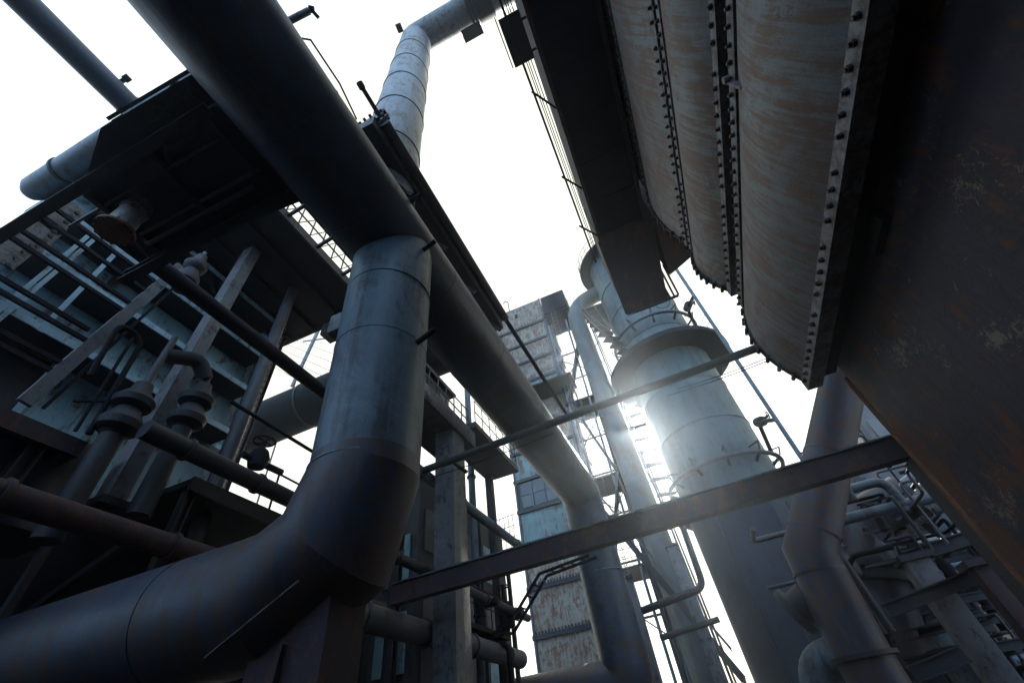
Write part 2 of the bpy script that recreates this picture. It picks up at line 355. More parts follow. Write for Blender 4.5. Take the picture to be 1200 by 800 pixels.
# ------------------------------------------------------------------ overhead platform M
PZ = 8.62
t = thing('overhead_platform', 'dark overhead steel platform hanging at the upper left beside the gas main', 'platform', (-6.6, 1.0, PZ))
plat = t
c1 = [W(118, 150, z=PZ), W(226, 86, z=PZ), W(360, 232, z=PZ), W(178, 306, z=PZ), W(100, 212, z=PZ)]
c1[1].x = c1[2].x = AX - AR - 0.02
m = MB(); i = 0; m.v += [p.copy() for p in c1] + [p + Vector((0, 0, 0.08)) for p in c1]
m.f += [(0, 1, 2, 3, 4), (9, 8, 7, 6, 5)] + [(k, (k + 1) % 5, 5 + (k + 1) % 5, 5 + k) for k in range(5)]
m.build('deck_plate', 'darkst', t)
for y in (0.42, 2.12): MB().ibeam((-9.2 if y > 1 else -16, y, PZ - 0.17), (AX - AR - 0.02, y, PZ - 0.17), 0.2, 0.32).build('girder', 'darkst', t)
for x in (-8.0, -6.4, -5.0): MB().ibeam((x, 0.54, PZ - 0.1), (x, 2.0, PZ - 0.1), 0.12, 0.18, 0.02).build('joist', 'darkst', t)
MB().beam(c1[0] + Vector((0.1, -0.05, 0.25)), c1[1] + Vector((-0.05, -0.05, 0.25)), 0.06, 0.16).build('edge_rail', 'grey', t)
for q in ((133, 142), (205, 103)):
    p = W(*q, z=PZ + 0.1); MB().beam(p, p + Vector((0, 0, 0.3)), 0.05, 0.05).build('post', 'black', t)
MB().tube([W(195, 112, z=PZ + 0.3), W(205, 96, z=PZ + 0.4), W(215, 98, z=PZ + 0.3)], 0.03, 8).build('hook', 'black', t)
HX, HY = -7.05, 1.28
t = thing('hanging_nozzle', 'grey flanged drum hanging under the overhead platform with a rusty bottom rim', 'nozzle', (HX, HY, 8.4))
a = W(163, 243, z=PZ - 0.1); HX, HY = a.x, a.y
b = W(152, 282, x=HX)
MB().cyl((HX, HY, PZ), (HX, HY, PZ - 0.95), 0.20, 0.22, 30).build('drum', 'galv', t)
MB().cyl((HX, HY, PZ - 0.30), (HX, HY, PZ - 0.25), 0.235, None, 30).build('band', 'galv', t)
m = MB()
for k in range(12):
    aa = 2 * math.pi * k / 12; m.cyl((HX + .28 * math.cos(aa), HY + .28 * math.sin(aa), PZ - 1.05), (HX + .28 * math.cos(aa), HY + .28 * math.sin(aa), PZ - 0.92), 0.02, None, 6)
MB().cyl((HX, HY, PZ - 0.955), (HX, HY, PZ - 1.01), 0.31, None, 30).build('rim', 'rustedge', t, extra=(m, 'bolt'))

for k, (x0, x1, y) in enumerate(((-9.0, -5.0, .85), (-8.4, -4.9, 1.55), (-8.0, -5.2, 1.75))):
    MB().cyl((x0, y, PZ - .1 - .05 * k), (x1, y, PZ - .1 - .05 * k), .03 + .01 * k, None, 8).build('conduit', 'grey', plat)
# upper left pipes N
NZ = 16.4
a = W(0, 0, z=NZ); NX = (W(25, 0, z=NZ).x)
t = thing('high_pipe', 'dark pipe slanting across the sky in the top left corner', 'pipe', (NX, 0, NZ))
MB().cyl((NX, -8, NZ), (NX, 1.0, NZ), 0.37, None, 28).build('pipe_run', 'gasy', t)
MB().cyl((NX, -0.35, NZ), (NX, -0.3, NZ), 0.40, None, 28).build('weld_ring', 'gasy', t)
p = W(142, 96, z=NZ + 0.3); MB().cyl(p, p + Vector((0.2, 0, 0.15)), 0.07, None, 8).cyl(p + Vector((0.16, -0.1, 0.12)), p + Vector((0.16, 0.1, 0.12)), 0.1, None, 8).build('valve_knob', 'black', t)
NY = 0.22
t = thing('blunt_ended_pipe', 'pale blue pipe with a rounded dead end poking out at the left edge', 'pipe', (-15, NY, 15.6))
MB().tube([(-16.3, NY, 15.6), (-16.2, NY, 15.6), (-15.95, NY, 15.6), (-12.0, NY, 15.6), (-6.6, NY, 15.6)], [0.12, 0.30, 0.40, 0.42, 0.42], 32).build('pipe_run', 'bluepipe', t)
MB().cyl((-14.6, NY, 15.6), (-14.5, NY, 15.6), 0.45, None, 32).build('strap', 'darkst', t)

# ------------------------------------------------------------------ right hand structures: D panels, E wall, F gallery
DY = 9.0
t = thing('panelled_duct_wall', 'rust streaked bulging steel panels with bolted flanges filling the upper right', 'duct', (3.6, 0, 4.7))
def arc(z0, z1, x0, x1, sag, n=16):
    return [(x0 + (x1 - x0) * k / n - sag * 4 * (k / n) * (1 - k / n), z0 + (z1 - z0) * k / n) for k in range(n + 1)]
panels = [(4.98, 7.42, 3.50, 3.46, 0.30), (8.12, 10.02, 3.40, 3.26, 0.24), (10.55, 14.1, 3.28, 3.30, 0.26), (14.75, 17.2, 3.30, 3.3, 0.2)]
for (z0, z1, x0, x1, sg) in panels:
    MB().sheet(arc(z0, z1, x0, x1, sg), -9, DY, 0.03).build('bulged_panel', 'pale', t)
MB().box(3.72, 4.08, -9, DY - 0.05, 4.9, 18).build('backing', 'black', t)
fl = [(4.74, 4.98, 3.50), (7.42, 7.64, 3.46), (7.90, 8.12, 3.41), (10.02, 10.2, 3.26), (10.38, 10.55, 3.26), (14.1, 14.32, 3.30), (14.52, 14.75, 3.3)]
for (z0, z1, x) in fl:
    m = MB(); y = -3.0
    while y < DY:
        zc = (z0 + z1) / 2 + rnd.uniform(-.014, .014)
        if rnd.random() < .05: y += .25; continue
        m.cyl((x - 0.05, y, zc), (x - 0.085 - rnd.uniform(0, .02), y, zc), rnd.uniform(.040, .050), None, 6); m.cyl((x - 0.09, y, zc), (x - 0.125, y, zc), 0.028, None, 8)
        y += 0.25 + rnd.uniform(-.012, .012)
    MB().box(x - 0.05, x + 0.24, -9, DY + 0.04, z0 + 0.002, z1 - 0.002).build('flange', 'flange', t, extra=(m, 'bolt'))
p = W(862, 97, x=3.3); MB().beam(p + Vector((0, 0, -.25)), p + Vector((0, 0.05, .25)), 0.09, 0.05).cyl(p + Vector((0, -.02, .2)), p + Vector((-.1, -.02, .2)), 0.06, None, 8).build('clamp', 'flange', t)
for (z0, z1, x0, x1, sg) in panels[:3]:
    pf = arc(z0, z1, x0, x1, sg + .03); pf = [(x - .03, z) for x, z in pf] + [(4.05, z1), (4.05, z0)]; N = len(pf)
    m = MB(); m.v += [Vector((x, DY + .002, z)) for x, z in pf] + [Vector((x, DY + .05, z)) for x, z in pf]
    m.f += [tuple(range(N)), tuple(range(2 * N - 1, N - 1, -1))] + [(k, (k + 1) % N, N + (k + 1) % N, N + k) for k in range(N)]
    b_ = MB()
    for k in range(1, 17, 2): b_.cyl((pf[k][0] - .01, DY - .1, pf[k][1]), (pf[k][0] - .01, DY + .11, pf[k][1]), .045, None, 6)
    m.build('end_plate', 'darkst', t, extra=(b_, 'bolt'))

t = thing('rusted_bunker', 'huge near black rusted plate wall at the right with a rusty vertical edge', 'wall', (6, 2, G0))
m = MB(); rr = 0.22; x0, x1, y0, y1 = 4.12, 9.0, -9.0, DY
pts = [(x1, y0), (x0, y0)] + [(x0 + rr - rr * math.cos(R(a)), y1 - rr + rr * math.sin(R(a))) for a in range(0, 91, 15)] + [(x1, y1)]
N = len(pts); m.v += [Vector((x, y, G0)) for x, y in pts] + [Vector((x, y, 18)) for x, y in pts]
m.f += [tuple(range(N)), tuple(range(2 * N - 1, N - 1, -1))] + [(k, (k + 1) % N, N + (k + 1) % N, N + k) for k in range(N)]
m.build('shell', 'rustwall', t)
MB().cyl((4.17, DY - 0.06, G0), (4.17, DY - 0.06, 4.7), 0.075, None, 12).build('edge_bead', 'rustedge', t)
MB().box(-13.0, 4.11, -9.0, -5.5, G0, 7).build('sky_blocker', 'rustwall', t)  # unseen block added behind the camera to cut sky fill on the foreground
p = W(1030, 275, x=4.08); MB().box(4.0, 4.118, p.y - 0.35, p.y + 0.3, p.z - 0.1, p.z + 0.1).build('bracket', 'darkst', t)
FZ = 14.6
t = thing('conveyor_gallery', 'dark overhead box gallery running to the top edge from a rusty chute end', 'gallery', (2.1, 2, FZ))
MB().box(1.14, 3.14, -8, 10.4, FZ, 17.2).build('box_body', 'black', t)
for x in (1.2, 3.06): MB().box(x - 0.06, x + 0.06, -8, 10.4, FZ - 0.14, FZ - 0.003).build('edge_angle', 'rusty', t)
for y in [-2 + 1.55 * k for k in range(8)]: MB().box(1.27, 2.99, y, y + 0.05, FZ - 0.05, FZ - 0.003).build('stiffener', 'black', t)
CHZ = 12.2
MB().hexa([(1.12, 10.42, FZ - 0.15), (3.3, 10.42, FZ - 0.15), (2.78, 12.75, CHZ), (1.12, 12.75, CHZ), (1.12, 10.42, 17), (3.3, 10.42, 17), (3.3, 13.4, 17), (1.12, 13.4, 17)]).build('chute', 'chute', t)
MB().hexa([(3.32, 10.2, FZ - 0.1), (4.5, 10.2, FZ - 0.1), (4.5, 12.75, 14.0), (3.32, 12.75, 13.4), (3.32, 10.2, 17), (4.5, 10.2, 17), (4.5, 12.9, 17), (3.32, 12.9, 17)]).build('side_chute', 'chute', t)
for x in (2.86, 3.05, 3.22): MB().beam((x, 12.8, CHZ + 0.05), (x + 0.1, 12.8, 14.2), 0.07, 0.07).build('hanger_bar', 'rusty', t)
m = MB(); m.beam((1.09, 10.5, FZ - 0.25), (1.09, 12.75, CHZ), 0.07, 0.1); m.beam((1.12, 12.8, CHZ), (3.2, 12.8, CHZ), 0.07, 0.1); m.build('chute_frame', 'darkst', t)
MB().torus((2.55, 12.9, CHZ + 0.02), 0.28, 0.015, 'y', 20, 6, 180, 360).build('cable_loop', 'black', t)
# railing / cable run on the left of the gallery
t = thing('gallery_railing', 'thin handrail and cable bundle following the left edge of the dark overhead gallery', 'railing', (0.7, 6, FZ))
for x, z, r in ((0.62, FZ, 0.035), (0.74, FZ + 0.2, 0.014), (0.80, FZ + 0.2, 0.014), (0.88, FZ + 0.1, 0.014)):
    MB().cyl((x - 0.08, -3, z), (x + 0.12, 11.6, z), r, None, 8).build('rail', 'black', t)
for y in (0.6, 4.4, 7.4, 9.6): MB().beam((0.6, y, FZ + 0.02), (1.16, y + 0.8, FZ + 0.05), 0.06, 0.06).build('bracket', 'black', t)
one('gallery_landing', 'small dark grating landing hung at the top beside the gallery', 'landing', MB().box(0.38, 1.0, 2.35, 3.6, FZ - 0.02, FZ + 0.04).beam((0.32, 2.3, FZ + 0.3), (0.32, 3.65, FZ + 0.3), .03, .03).beam((0.95, 2.6, FZ + .01), (1.13, 2.6, FZ + .01), .06, .06).beam((0.95, 3.4, FZ + .01), (1.13, 3.4, FZ + .01), .06, .06), 'black', (0.7, 3, FZ))

# ------------------------------------------------------------------ long beam G, pipe H
a, b = W(468, 696, y=9.6), W(1056, 521, y=9.6)
t = thing('channel_beam', 'long rusty channel beam crossing the lower half from the concrete column to the right wall', 'beam', (0, 9.6, 3.2))
MB().beam((-6.9, 9.55, 3.17), (4.6, 9.55, 3.37), 0.05, 0.40).build('web', 'rusty', t)
MB().beam((-6.9, 9.60, 3.39), (4.6, 9.60, 3.59), 0.26, 0.035).build('top_flange', 'grey', t)
MB().beam((-6.9, 9.60, 2.955), (4.6, 9.60, 3.155), 0.26, 0.035).build('bottom_flange', 'rusty', t)
MB().box(4.3, 4.45, 9.4, 9.8, G0, 3.1).build('end_post', 'darkst', t)
for x in (-1.1, 2.2):
    zc = 3.17 + .2 * (x + 6.9) / 11.5; b_ = MB()
    for dx in (-.2, -.07, .07, .2):
        for dz_ in (-.08, .08): b_.cyl((x + dx, 9.52, zc + dz_), (x + dx, 9.48, zc + dz_), .022, None, 6)
    MB().box(x - .28, x + .28, 9.505, 9.522, zc - .13, zc + .13).build('splice_plate', 'rusty', t, extra=(b_, 'bolt'))
t = thing('slim_crossing_pipe', 'slim dark pipe crossing in front of the gas main up to the panelled duct', 'pipe', (0, 9.6, 6.4))
MB().cyl((-6.2, 9.6, 6.22), (3.9, 9.6, 6.54), 0.105, None, 16).build('pipe_run', 'darkst', t)
MB().cyl((-5.3, 9.6, 6.28), (-5.3, 10.6, 6.35), 0.06, None, 8).build('hanger', 'darkst', t)
for dz, x0, x1 in ((-0.22, -6, -2.2), (-0.25, 1.2, 4.0), (-0.33, 0.9, 4.0)):
    q = MB(); q.tube([(x0 + (x1 - x0) * k / 8, 9.7, 6.4 + 0.032 * (x0 + (x1 - x0) * k / 8) + dz - 0.06 * math.sin(math.pi * k / 8)) for k in range(9)], 0.012, 6)
    q.build('wire', 'black', t)

# ------------------------------------------------------------------ tower T
TX, TY, TR = 3.28, 25.8, 2.66
t = thing('scrubber_tower', 'tall pale green cylindrical tower with a wide ledge, sun peeking past its left side', 'tower', (TX, TY, G0))
MB().cyl((TX, TY, 17.9), (TX, TY, 31), TR - 0.08, None, 72).build('upper_shell', 'tower', t)
MB().annulus((TX, TY, 0), TR - 0.3, 4.15, 17.9, 18.25, 72).build('ledge', 'black', t)
MB().cyl((TX, TY, 8.5), (TX, TY, 17.9), TR, None, 72).build('middle_shell', 'tower', t)
MB().annulus((TX, TY, 0), TR - 0.3, 3.1, 8.2, 8.5, 64).build('lower_ledge', 'darkst', t)
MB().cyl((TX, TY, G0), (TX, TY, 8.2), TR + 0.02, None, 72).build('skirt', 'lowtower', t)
for z, r in ((20.2, TR - 0.05), (23.5, TR - 0.05), (26.5, TR - 0.05), (15.3, TR + 0.03), (12.4, TR + 0.03)):
    MB().annulus((TX, TY, 0), r - 0.2, r + 0.015, z, z + 0.05, 72).build('weld_ring', 'tower', t)
def ringpipe(z, r, a0, a1):
    q = MB().torus((TX, TY, z), r, 0.12, 'z', 64, 10, a0, a1).build('ring_main', 'grey', t)
    for a in range(a0 + 14, a1, 32):
        e = Vector((math.cos(R(a)), math.sin(R(a)), 0)); c = Vector((TX, TY, z))
        n_ = MB(); n_.cyl(c + e * (r - 0.05), c + e * (TR - 0.1) + Vector((0, 0, -0.3)), 0.08, None, 8)
        n_.tube([c + e * (r + 0.1) + Vector((0, 0, .1)), c + e * (r + 0.25) + Vector((0, 0, .5)), c + e * (TR) + Vector((0, 0, .55))], 0.04, 6)
        n_.build('spray_nozzle', 'darkst', q)
ringpipe(20.9, 3.05, 165, 380); ringpipe(9.8, 3.1, 165, 380)
m = MB()
m.box(TX - 0.5, TX + 1.6, TY - TR - 0.42, TY - TR + 0.4, 8.0, 8.35); m.build('doorstep', 'darkst', t)
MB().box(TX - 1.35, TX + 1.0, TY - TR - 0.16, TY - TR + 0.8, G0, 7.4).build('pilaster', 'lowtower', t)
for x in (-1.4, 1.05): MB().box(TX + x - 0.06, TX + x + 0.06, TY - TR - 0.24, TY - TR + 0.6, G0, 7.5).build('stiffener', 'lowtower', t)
MB().annulus((TX, TY, 0), TR - .15, 4.4, 26.6, 26.75, 20, 130, 186).build('landing', 'darkst', t)
m = MB()
for k in range(12):
    a = R(130 + 56 * k / 11); m.beam((TX + 4.35 * math.cos(a), TY + 4.35 * math.sin(a), 26.75), (TX + 4.35 * math.cos(a), TY + 4.35 * math.sin(a), 27.9), 0.04, 0.04)
for z in (27.3, 27.9): m.torus((TX, TY, z), 4.35, 0.025, 'z', 20, 6, 130, 186)
m.build('landing_railing', 'grey', t)
MB().annulus((TX, TY, 0), TR - .15, 3.5, 30.6, 30.8, 48).build('top_deck', 'darkst', t)
m = MB()
for k in range(30):
    a = 2 * math.pi * k / 30; m.beam((TX + 3.4 * math.cos(a), TY + 3.4 * math.sin(a), 30.8), (TX + 3.4 * math.cos(a), TY + 3.4 * math.sin(a), 32), 0.04, 0.04)
for z in (31.4, 32.0): m.torus((TX, TY, z), 3.4, 0.025, 'z', 36, 6)
m.build('top_railing', 'grey', t)
# spiral stair flights around it
st = thing('spiral_stair', 'spiral stair with open dark treads winding round the left of the pale tower', 'stair', (TX - 3.2, TY, 8))
def flight(a0, a1, z0, z1, n, ri, ro, fr):
    def sp(k, r):
        a = R(a0 + (a1 - a0) * k / n); return Vector((TX + r * math.cos(a), TY + r * math.sin(a), z0 + (z1 - z0) * k / n))
    for k in range(n):
        a, b, c, d = sp(k, ri), sp(k, ro), sp(k + fr, ro), sp(k + fr, ri); c.z = b.z; d.z = a.z
        MB().hexa([a, b, c, d] + [p + Vector((0, 0, 0.05)) for p in (a, b, c, d)]).build('tread', 'darkst', st)
    for r in (ri - .02, ro + .02): MB().tube([sp(k, r) + Vector((0, 0, -0.04)) for k in range(n + 1)], 0.035, 8).build('stringer', 'darkst', st)
    MB().tube([sp(k, ro + .03) + Vector((0, 0, 1.0)) for k in range(n + 1)], 0.03, 6).build('handrail', 'grey', st)
flight(236, 190, 18.5, 26.4, 8, 3.3, 4.4, 1.7)
flight(206, 170, 8.5, 17.8, 9, 2.9, 4.0, 1.8)

# pole right of tower
t = thing('thin_standpipe', 'thin vertical standpipe in the sky to the right of the pale tower', 'pipe', (5.75, 20, G0))
MB().cyl((5.75, 20, G0), (5.75, 20, 27), 0.10, None, 12).build('pipe_run', 'bluepipe', t)
for z in (18.6, 9.6):
    m = MB(); m.tube([(5.75, 20, z), (5.6, 22.2, z + 1.2)], 0.1, 10); m.cyl((5.62, 21.6, z + 0.9), (5.6, 22.3, z + 1.25), 0.26, None, 10); m.cyl((5.5, 22.0, z + 1.0), (6.1, 22.0, z + 1.3), 0.07, None, 8)
    m.tube([(5.6, 22.2, z + 1.2), (5.75, 23.0, z + 1.3), (5.8, 24.1, z + 0.2)], 0.11, 10, 0.4); m.torus((6.1, 22.0, z + 1.3), 0.2, 0.03, 'x', 16, 6)
    m.build('branch_valve', 'darkst', t)
for z in (17.0, 16.4, 7.4): MB().cyl((5.75, 20, z), (5.2, 24.0, z + 1.2), 0.02, None, 6).build('guy_wire', 'black', t)

# J pipe
t = thing('standing_pipe', 'tall weathered standing pipe left of the pale tower with a bend at the top', 'pipe', (-1.6, 26, G0))
MB().tube([(-1.15, 26, G0), (-1.8, 26, 26.8), (-1.0, 26.4, 28.6), (1.2, 26.4, 29.0)], 0.73, 32, 1.2, 6).build('pipe_run', 'jpipe', t)
for x, r in ((-0.22, 0.06), (-0.08, 0.05)): MB().cyl((x, 25.7, G0), (x - 0.6, 25.7, 26), r, None, 8).build('rail_pipe', 'grey', t)
for z in (6, 11, 16, 21): MB().tube([(-1.187 - .0229 * z, 26, z), (-1.188 - .0229 * z, 26, z + 0.06)], 0.76, 32).build('weld_ring', 'jpipe', t)

# ------------------------------------------------------------------ block tower K
t = thing('panelled_block_tower', 'tall square tower of stacked rusty pale panels in the middle distance', 'tower', (-8, 33, G0))
KX0, KX1, KY0, KY1, KT = -10.7, -5.25, 30.0, 35.5, 35.6
zs = [G0, 2.6, 5.3, 8.0, 10.7, 13.2, 15.6, 18.0, 20.4, 22.7, 25.0, 27.4, 29.8, 32.2, KT]
for i in range(len(zs) - 1):
    mm = 'blockteal' if i in (4, 6, 9) else 'block'
    if i == 5: mm = 'darkst'
    m = MB().box(KX0, KX1, KY0, KY1, zs[i] + 0.001, zs[i + 1] - 0.001)
    m.build('panel_course', mm, t)
for z in zs[1:-1]:
    m = MB(); m.box(KX0 - 0.12, KX1 + 0.12, KY0 - 0.16, KY1 + 0.1, z - 0.13, z + 0.13)
    x = KX0 + 0.1
    while z < 11 and x < KX1: m.box(x, x + 0.06, KY0 - 0.12, KY0 - 0.003, z + 0.13, z + 0.30); x += 0.22
    m.build('ledge_beam', 'darkst', t)
for x in (KX0, KX1): MB().box(x - 0.07, x + 0.07, KY0 - 0.12, KY0 + 0.1, G0, KT + 0.05).build('corner_post', 'grey', t)
for k in range(5):
    x = KX0 + 0.4 + k * 1.0
    w = MB().box(x, x + 0.9, KY0 - 0.05, KY0 - 0.002, 13.45, 15.35).build('window', 'glass', t)
    MB().box(x + 0.9, x + 0.96, KY0 - 0.08, KY0 - 0.003, 13.4, 15.4).box(x, x + 0.9, KY0 - 0.08, KY0 - 0.052, 14.4, 14.46).build('frame', 'grey', w)
MB().hexa([(KX0, KY0, KT), (KX1, KY0, KT), (KX1, KY1, KT), (KX0, KY1, KT), (KX0 + .4, KY0 + .8, KT + .7), (KX1 - .4, KY0 + .8, KT + .7), (KX1 - .4, KY1 - .4, KT + .7), (KX0 + .4, KY1 - .4, KT + .7)]).build('roof', 'block', t)
MB().box(-8.3, -8.0, KY0 - 0.06, KY0 - 0.002, 34.0, 34.6).build('vent_hole', 'black', t)
MB().tube([(-9.0, 30.6, KT), (-9.0, 30.6, KT + 2.3), (-9.3, 30.6, KT + 2.6), (-9.6, 30.6, KT + 2.3)], 0.06, 8).build('gooseneck', 'grey', t)

# stair and platform frame beside K
t = thing('access_frame', 'dark lattice of platforms, ladders and rails between the block tower and the standing pipe', 'scaffold', (-4, 30, G0))
for x, y in ((-4.95, 29.4), (-2.6, 29.4), (-4.95, 32), (-2.6, 32)): MB().ibeam((x, y, G0), (x, y, 33.5), 0.22, 0.22, 0.03).build('post', 'darkst', t)
for z in (7.5, 13.5, 20.4, 31.5):
    MB().box(-5.05, -2.3 + (1.0 if z < 20 else 0), 28.9, 32.2, z, z + 0.14).build('platform', 'darkst', t)
    m = MB()
    for k in range(6): x = -5.0 + 0.55 * k; m.beam((x, 28.95, z + .14), (x, 28.95, z + 1.15), .04, .04)
    for k in range(6): y = 28.95 + 0.65 * k; m.beam((-2.32, y, z + .14), (-2.32, y, z + 1.15), .04, .04)
    for h in (0.6, 1.15): m.beam((-5.0, 28.95, z + h), (-2.3, 28.95, z + h), .04, .04); m.beam((-2.32, 28.95, z + h), (-2.32, 32.2, z + h), .04, .04)
    m.build('railing', 'grey', t)
for z0, z1, s in ((7.6, 13.5, 1), (13.6, 20.4, -1), (20.5, 26, 1)):
    m = MB(); m.beam((-3.6 - s, 29.2, z0), (-3.6 + s, 29.2, z1), 0.06, 0.16); m.beam((-3.6 - s, 28.6, z0), (-3.6 + s, 28.6, z1), 0.06, 0.16)
    nst = int((z1 - z0) / 0.28)
    for k in range(nst): u = (k + .5) / nst; m.box(-3.6 - s + 2 * s * u - .12, -3.6 - s + 2 * s * u + .12, 28.63, 29.17, z0 + (z1 - z0) * u, z0 + (z1 - z0) * u + .03)
    m.build('stair_flight', 'darkst', t)
for x, r, mm in ((-4.75, 0.10, 'bluepipe'), (-4.5, 0.07, 'grey'), (-3.0, 0.09, 'bluepipe'), (-2.2, 0.08, 'grey')): MB().cyl((x, 29.0, G0), (x, 29.0, 30), r, None, 8).build('riser_line', mm, t)
for k in range(8): MB().beam((-4.9, 29.35, 6 + 3.3 * k), (-2.7, 29.35, (9 if k % 2 else 4) + 3.3 * k), 0.07, 0.07).build('brace', 'darkst', t)
for k in range(9): MB().beam((-4.95, 29.4, 5 + 3.0 * k), (-2.6, 29.4, 5 + 3.0 * k), 0.09, 0.12).build('tie', 'darkst', t)
for x in (-4.2, -3.75):
    MB().cyl((x, 28.85, 2), (x, 28.85, 33), .03, None, 6).build('ladder_rail', 'grey', t)
for k in range(60): MB().cyl((-4.2, 28.85, 2.2 + .5 * k), (-3.75, 28.85, 2.2 + .5 * k), .025, None, 5).build('rung', 'grey', t)
for k in range(6): x = -2.5 + .18 * k; MB().tube([(x, 29.2 + .2 * (k % 3), G0), (x, 29.2 + .2 * (k % 3), 14 + 2.3 * k), (x + .9, 29.3, 14.6 + 2.3 * k)], .05 + .02 * (k % 2), 8, .3).build('riser_line', ('darkst', 'bluepipe')[k % 2], t)
pa, pb = W(622, 452, y=27.6), W(668, 437, y=27.6)
MB().box(pa.x, pb.x, 27.6, 29.9, pa.z - .12, pa.z + .05).build('landing', 'black', t)
m = MB()
for k in range(8): x = pa.x + (pb.x - pa.x) * k / 7; m.beam((x, 27.65, pa.z), (x, 27.65, pa.z + 1.1), .035, .035)
for h in (.55, 1.1): m.beam((pa.x, 27.65, pa.z + h), (pb.x, 27.65, pa.z + h), .035, .035)
m.build('landing_railing', 'grey', t)
for x in (pa.x + .2, pb.x - .2): MB().beam((x, 27.8, pa.z - .15), (x, 29.95, pa.z - 2.2), .1, .12).build('bracket', 'darkst', t)
MB().box(-4.9, -2.4, 28.8, 31.5, 31.7, 34.2).build('winch_house', 'black', t)
MB().cyl((-4.5, 28.8, 25.2), (-4.5, 28.6, 25.2), 0.36, None, 20).build('sheave', 'riser', t)

# inclined stair and small columns under the tower
t = thing('inclined_stair', 'steep open steel stair descending behind the long channel beam', 'stair', (-2.5, 24, G0))
for y in (23.5, 24.5):
    MB().beam((-4.0, y, 10.2), (0.2, y, 1.3), 0.08, 0.26).build('stringer', 'darkst', t)
    MB().beam((-4.0, y, 11.2), (0.2, y, 2.3), 0.05, 0.05).build('handrail', 'grey', t)
m = MB()
for k in range(36): u = k / 36; m.box(-4.0 + 4.2 * u - .13, -4.0 + 4.2 * u + .13, 23.55, 24.45, 10.2 - 8.9 * u, 10.2 - 8.9 * u + .035)
m.build('treads', 'darkst', t)
m = MB(); m.beam((0.2, 23.5, 1.3), (0.2, 23.5, G0), .15, .15).beam((0.2, 24.5, 1.3), (0.2, 24.5, G0), .15, .15); m.build('leg', 'darkst', t)
cl = 'pale concrete stub column just right of the gas main drop leg'
t = thing('concrete_post', cl, 'column', (-3.05, 22, G0), 'pale posts below the tower')
MB().box(-3.3, -2.8, 21.8, 22.4, G0, 5.3).build('shaft', 'conc', t, bevel=0.02); MB().box(-3.36, -2.74, 21.74, 22.46, 5.3, 5.42).build('cap', 'darkst', t)
copy_thing(t, (-0.62, 22.3, G0 + 0.9), 'pale concrete post standing between the open stair and the tower foot')
bpy.context.view_layer.update()
c = sc.objects[-1]
t = thing('handrail_pipe', 'looped dark pipe rail in front of the pale posts under the tower', 'pipe', (-1.5, 20.6, 3.2))
MB().tube([(-2.6, 20.6, 3.75), (0.05, 20.6, 4.05), (0.15, 20.6, 6.6), (-0.4, 20.6, 6.9), (-0.4, 22, 7.0)], 0.14, 12, 0.4).build('loop', 'darkst', t)
MB().cyl((-2.2, 20.6, 2.75), (0.15, 20.6, 2.95), 0.11, None, 10).build('lower_rail', 'darkst', t)

# ------------------------------------------------------------------ concrete frame behind B
t = thing('concrete_column', 'weathered concrete column with a beam on top standing right of the downcomer', 'column', (-5.7, 10.9, G0))
MB().box(-6.33, -5.68, 10.5, 11.3, G0, 8.0).build('shaft', 'conc', t, bevel=0.025)
MB().box(-6.3, -5.62, 5.2, 12.1, 8.02, 8.65).build('cross_beam', 'conc', t, bevel=0.02)
MB().box(-7.3, -6.32, 7.0, 12.2, 8.2, 8.5).build('slab', 'darkst', t)
t = thing('cabin', 'small pale clad cabin with a railing on top of the concrete beam', 'cabin', (-6.6, 10, 8.66))
MB().box(-7.6, -6.2, 7.4, 11.2, 8.66, 10.0).build('wall', 'riser', t)
MB().box(-7.8, -6.0, 7.2, 11.4, 10.0, 10.12).build('roof', 'darkst', t)
for y in (8.0, 9.6): MB().box(-6.2, -6.16, y, y + 0.9, 9.0, 9.7).build('window', 'glass', t)
m = MB()
for k in range(9): m.beam((-5.72, 7.4 + .55 * k, 8.66), (-5.72, 7.4 + .55 * k, 9.5), .035, .035)
for z in (9.05, 9.5): m.beam((-5.72, 7.4, z), (-5.72, 11.9, z), .035, .035)
m.build('railing', 'grey', t)
t = thing('drain_pipe', 'vertical blue grey pipe right behind the concrete column', 'pipe', (-7.75, 16, G0))
MB().cyl((-7.75, 16, G0), (-7.75, 16, 14.3), 0.15, None, 14).build('pipe_run', 'bluepipe', t)
for z in (4.5, 7.6, 9.2): MB().cyl((-7.75, 16, z), (-7.75, 16, z + .08), 0.21, None, 14).build('coupling', 'darkst', t)
t = thing('balcony', 'dark balcony slab with thin railing beyond the concrete beam', 'balcony', (-6, 15, 9.5))
MB().box(-7.6, -6.0, 13.0, 17.5, 9.6, 9.85).build('slab', 'darkst', t)
m = MB()
for k in range(7): m.beam((-6.05, 13.1 + .72 * k, 9.85), (-6.05, 13.1 + .72 * k, 10.95), .03, .03)
for z in (10.4, 10.95): m.beam((-6.05, 13.1, z), (-6.05, 17.4, z), .03, .03)
m.build('railing', 'black', t)
for y in (13.6, 16.9): MB().box(-7.5, -7.2, y, y + .3, G0, 9.6).build('post', 'darkst', t)

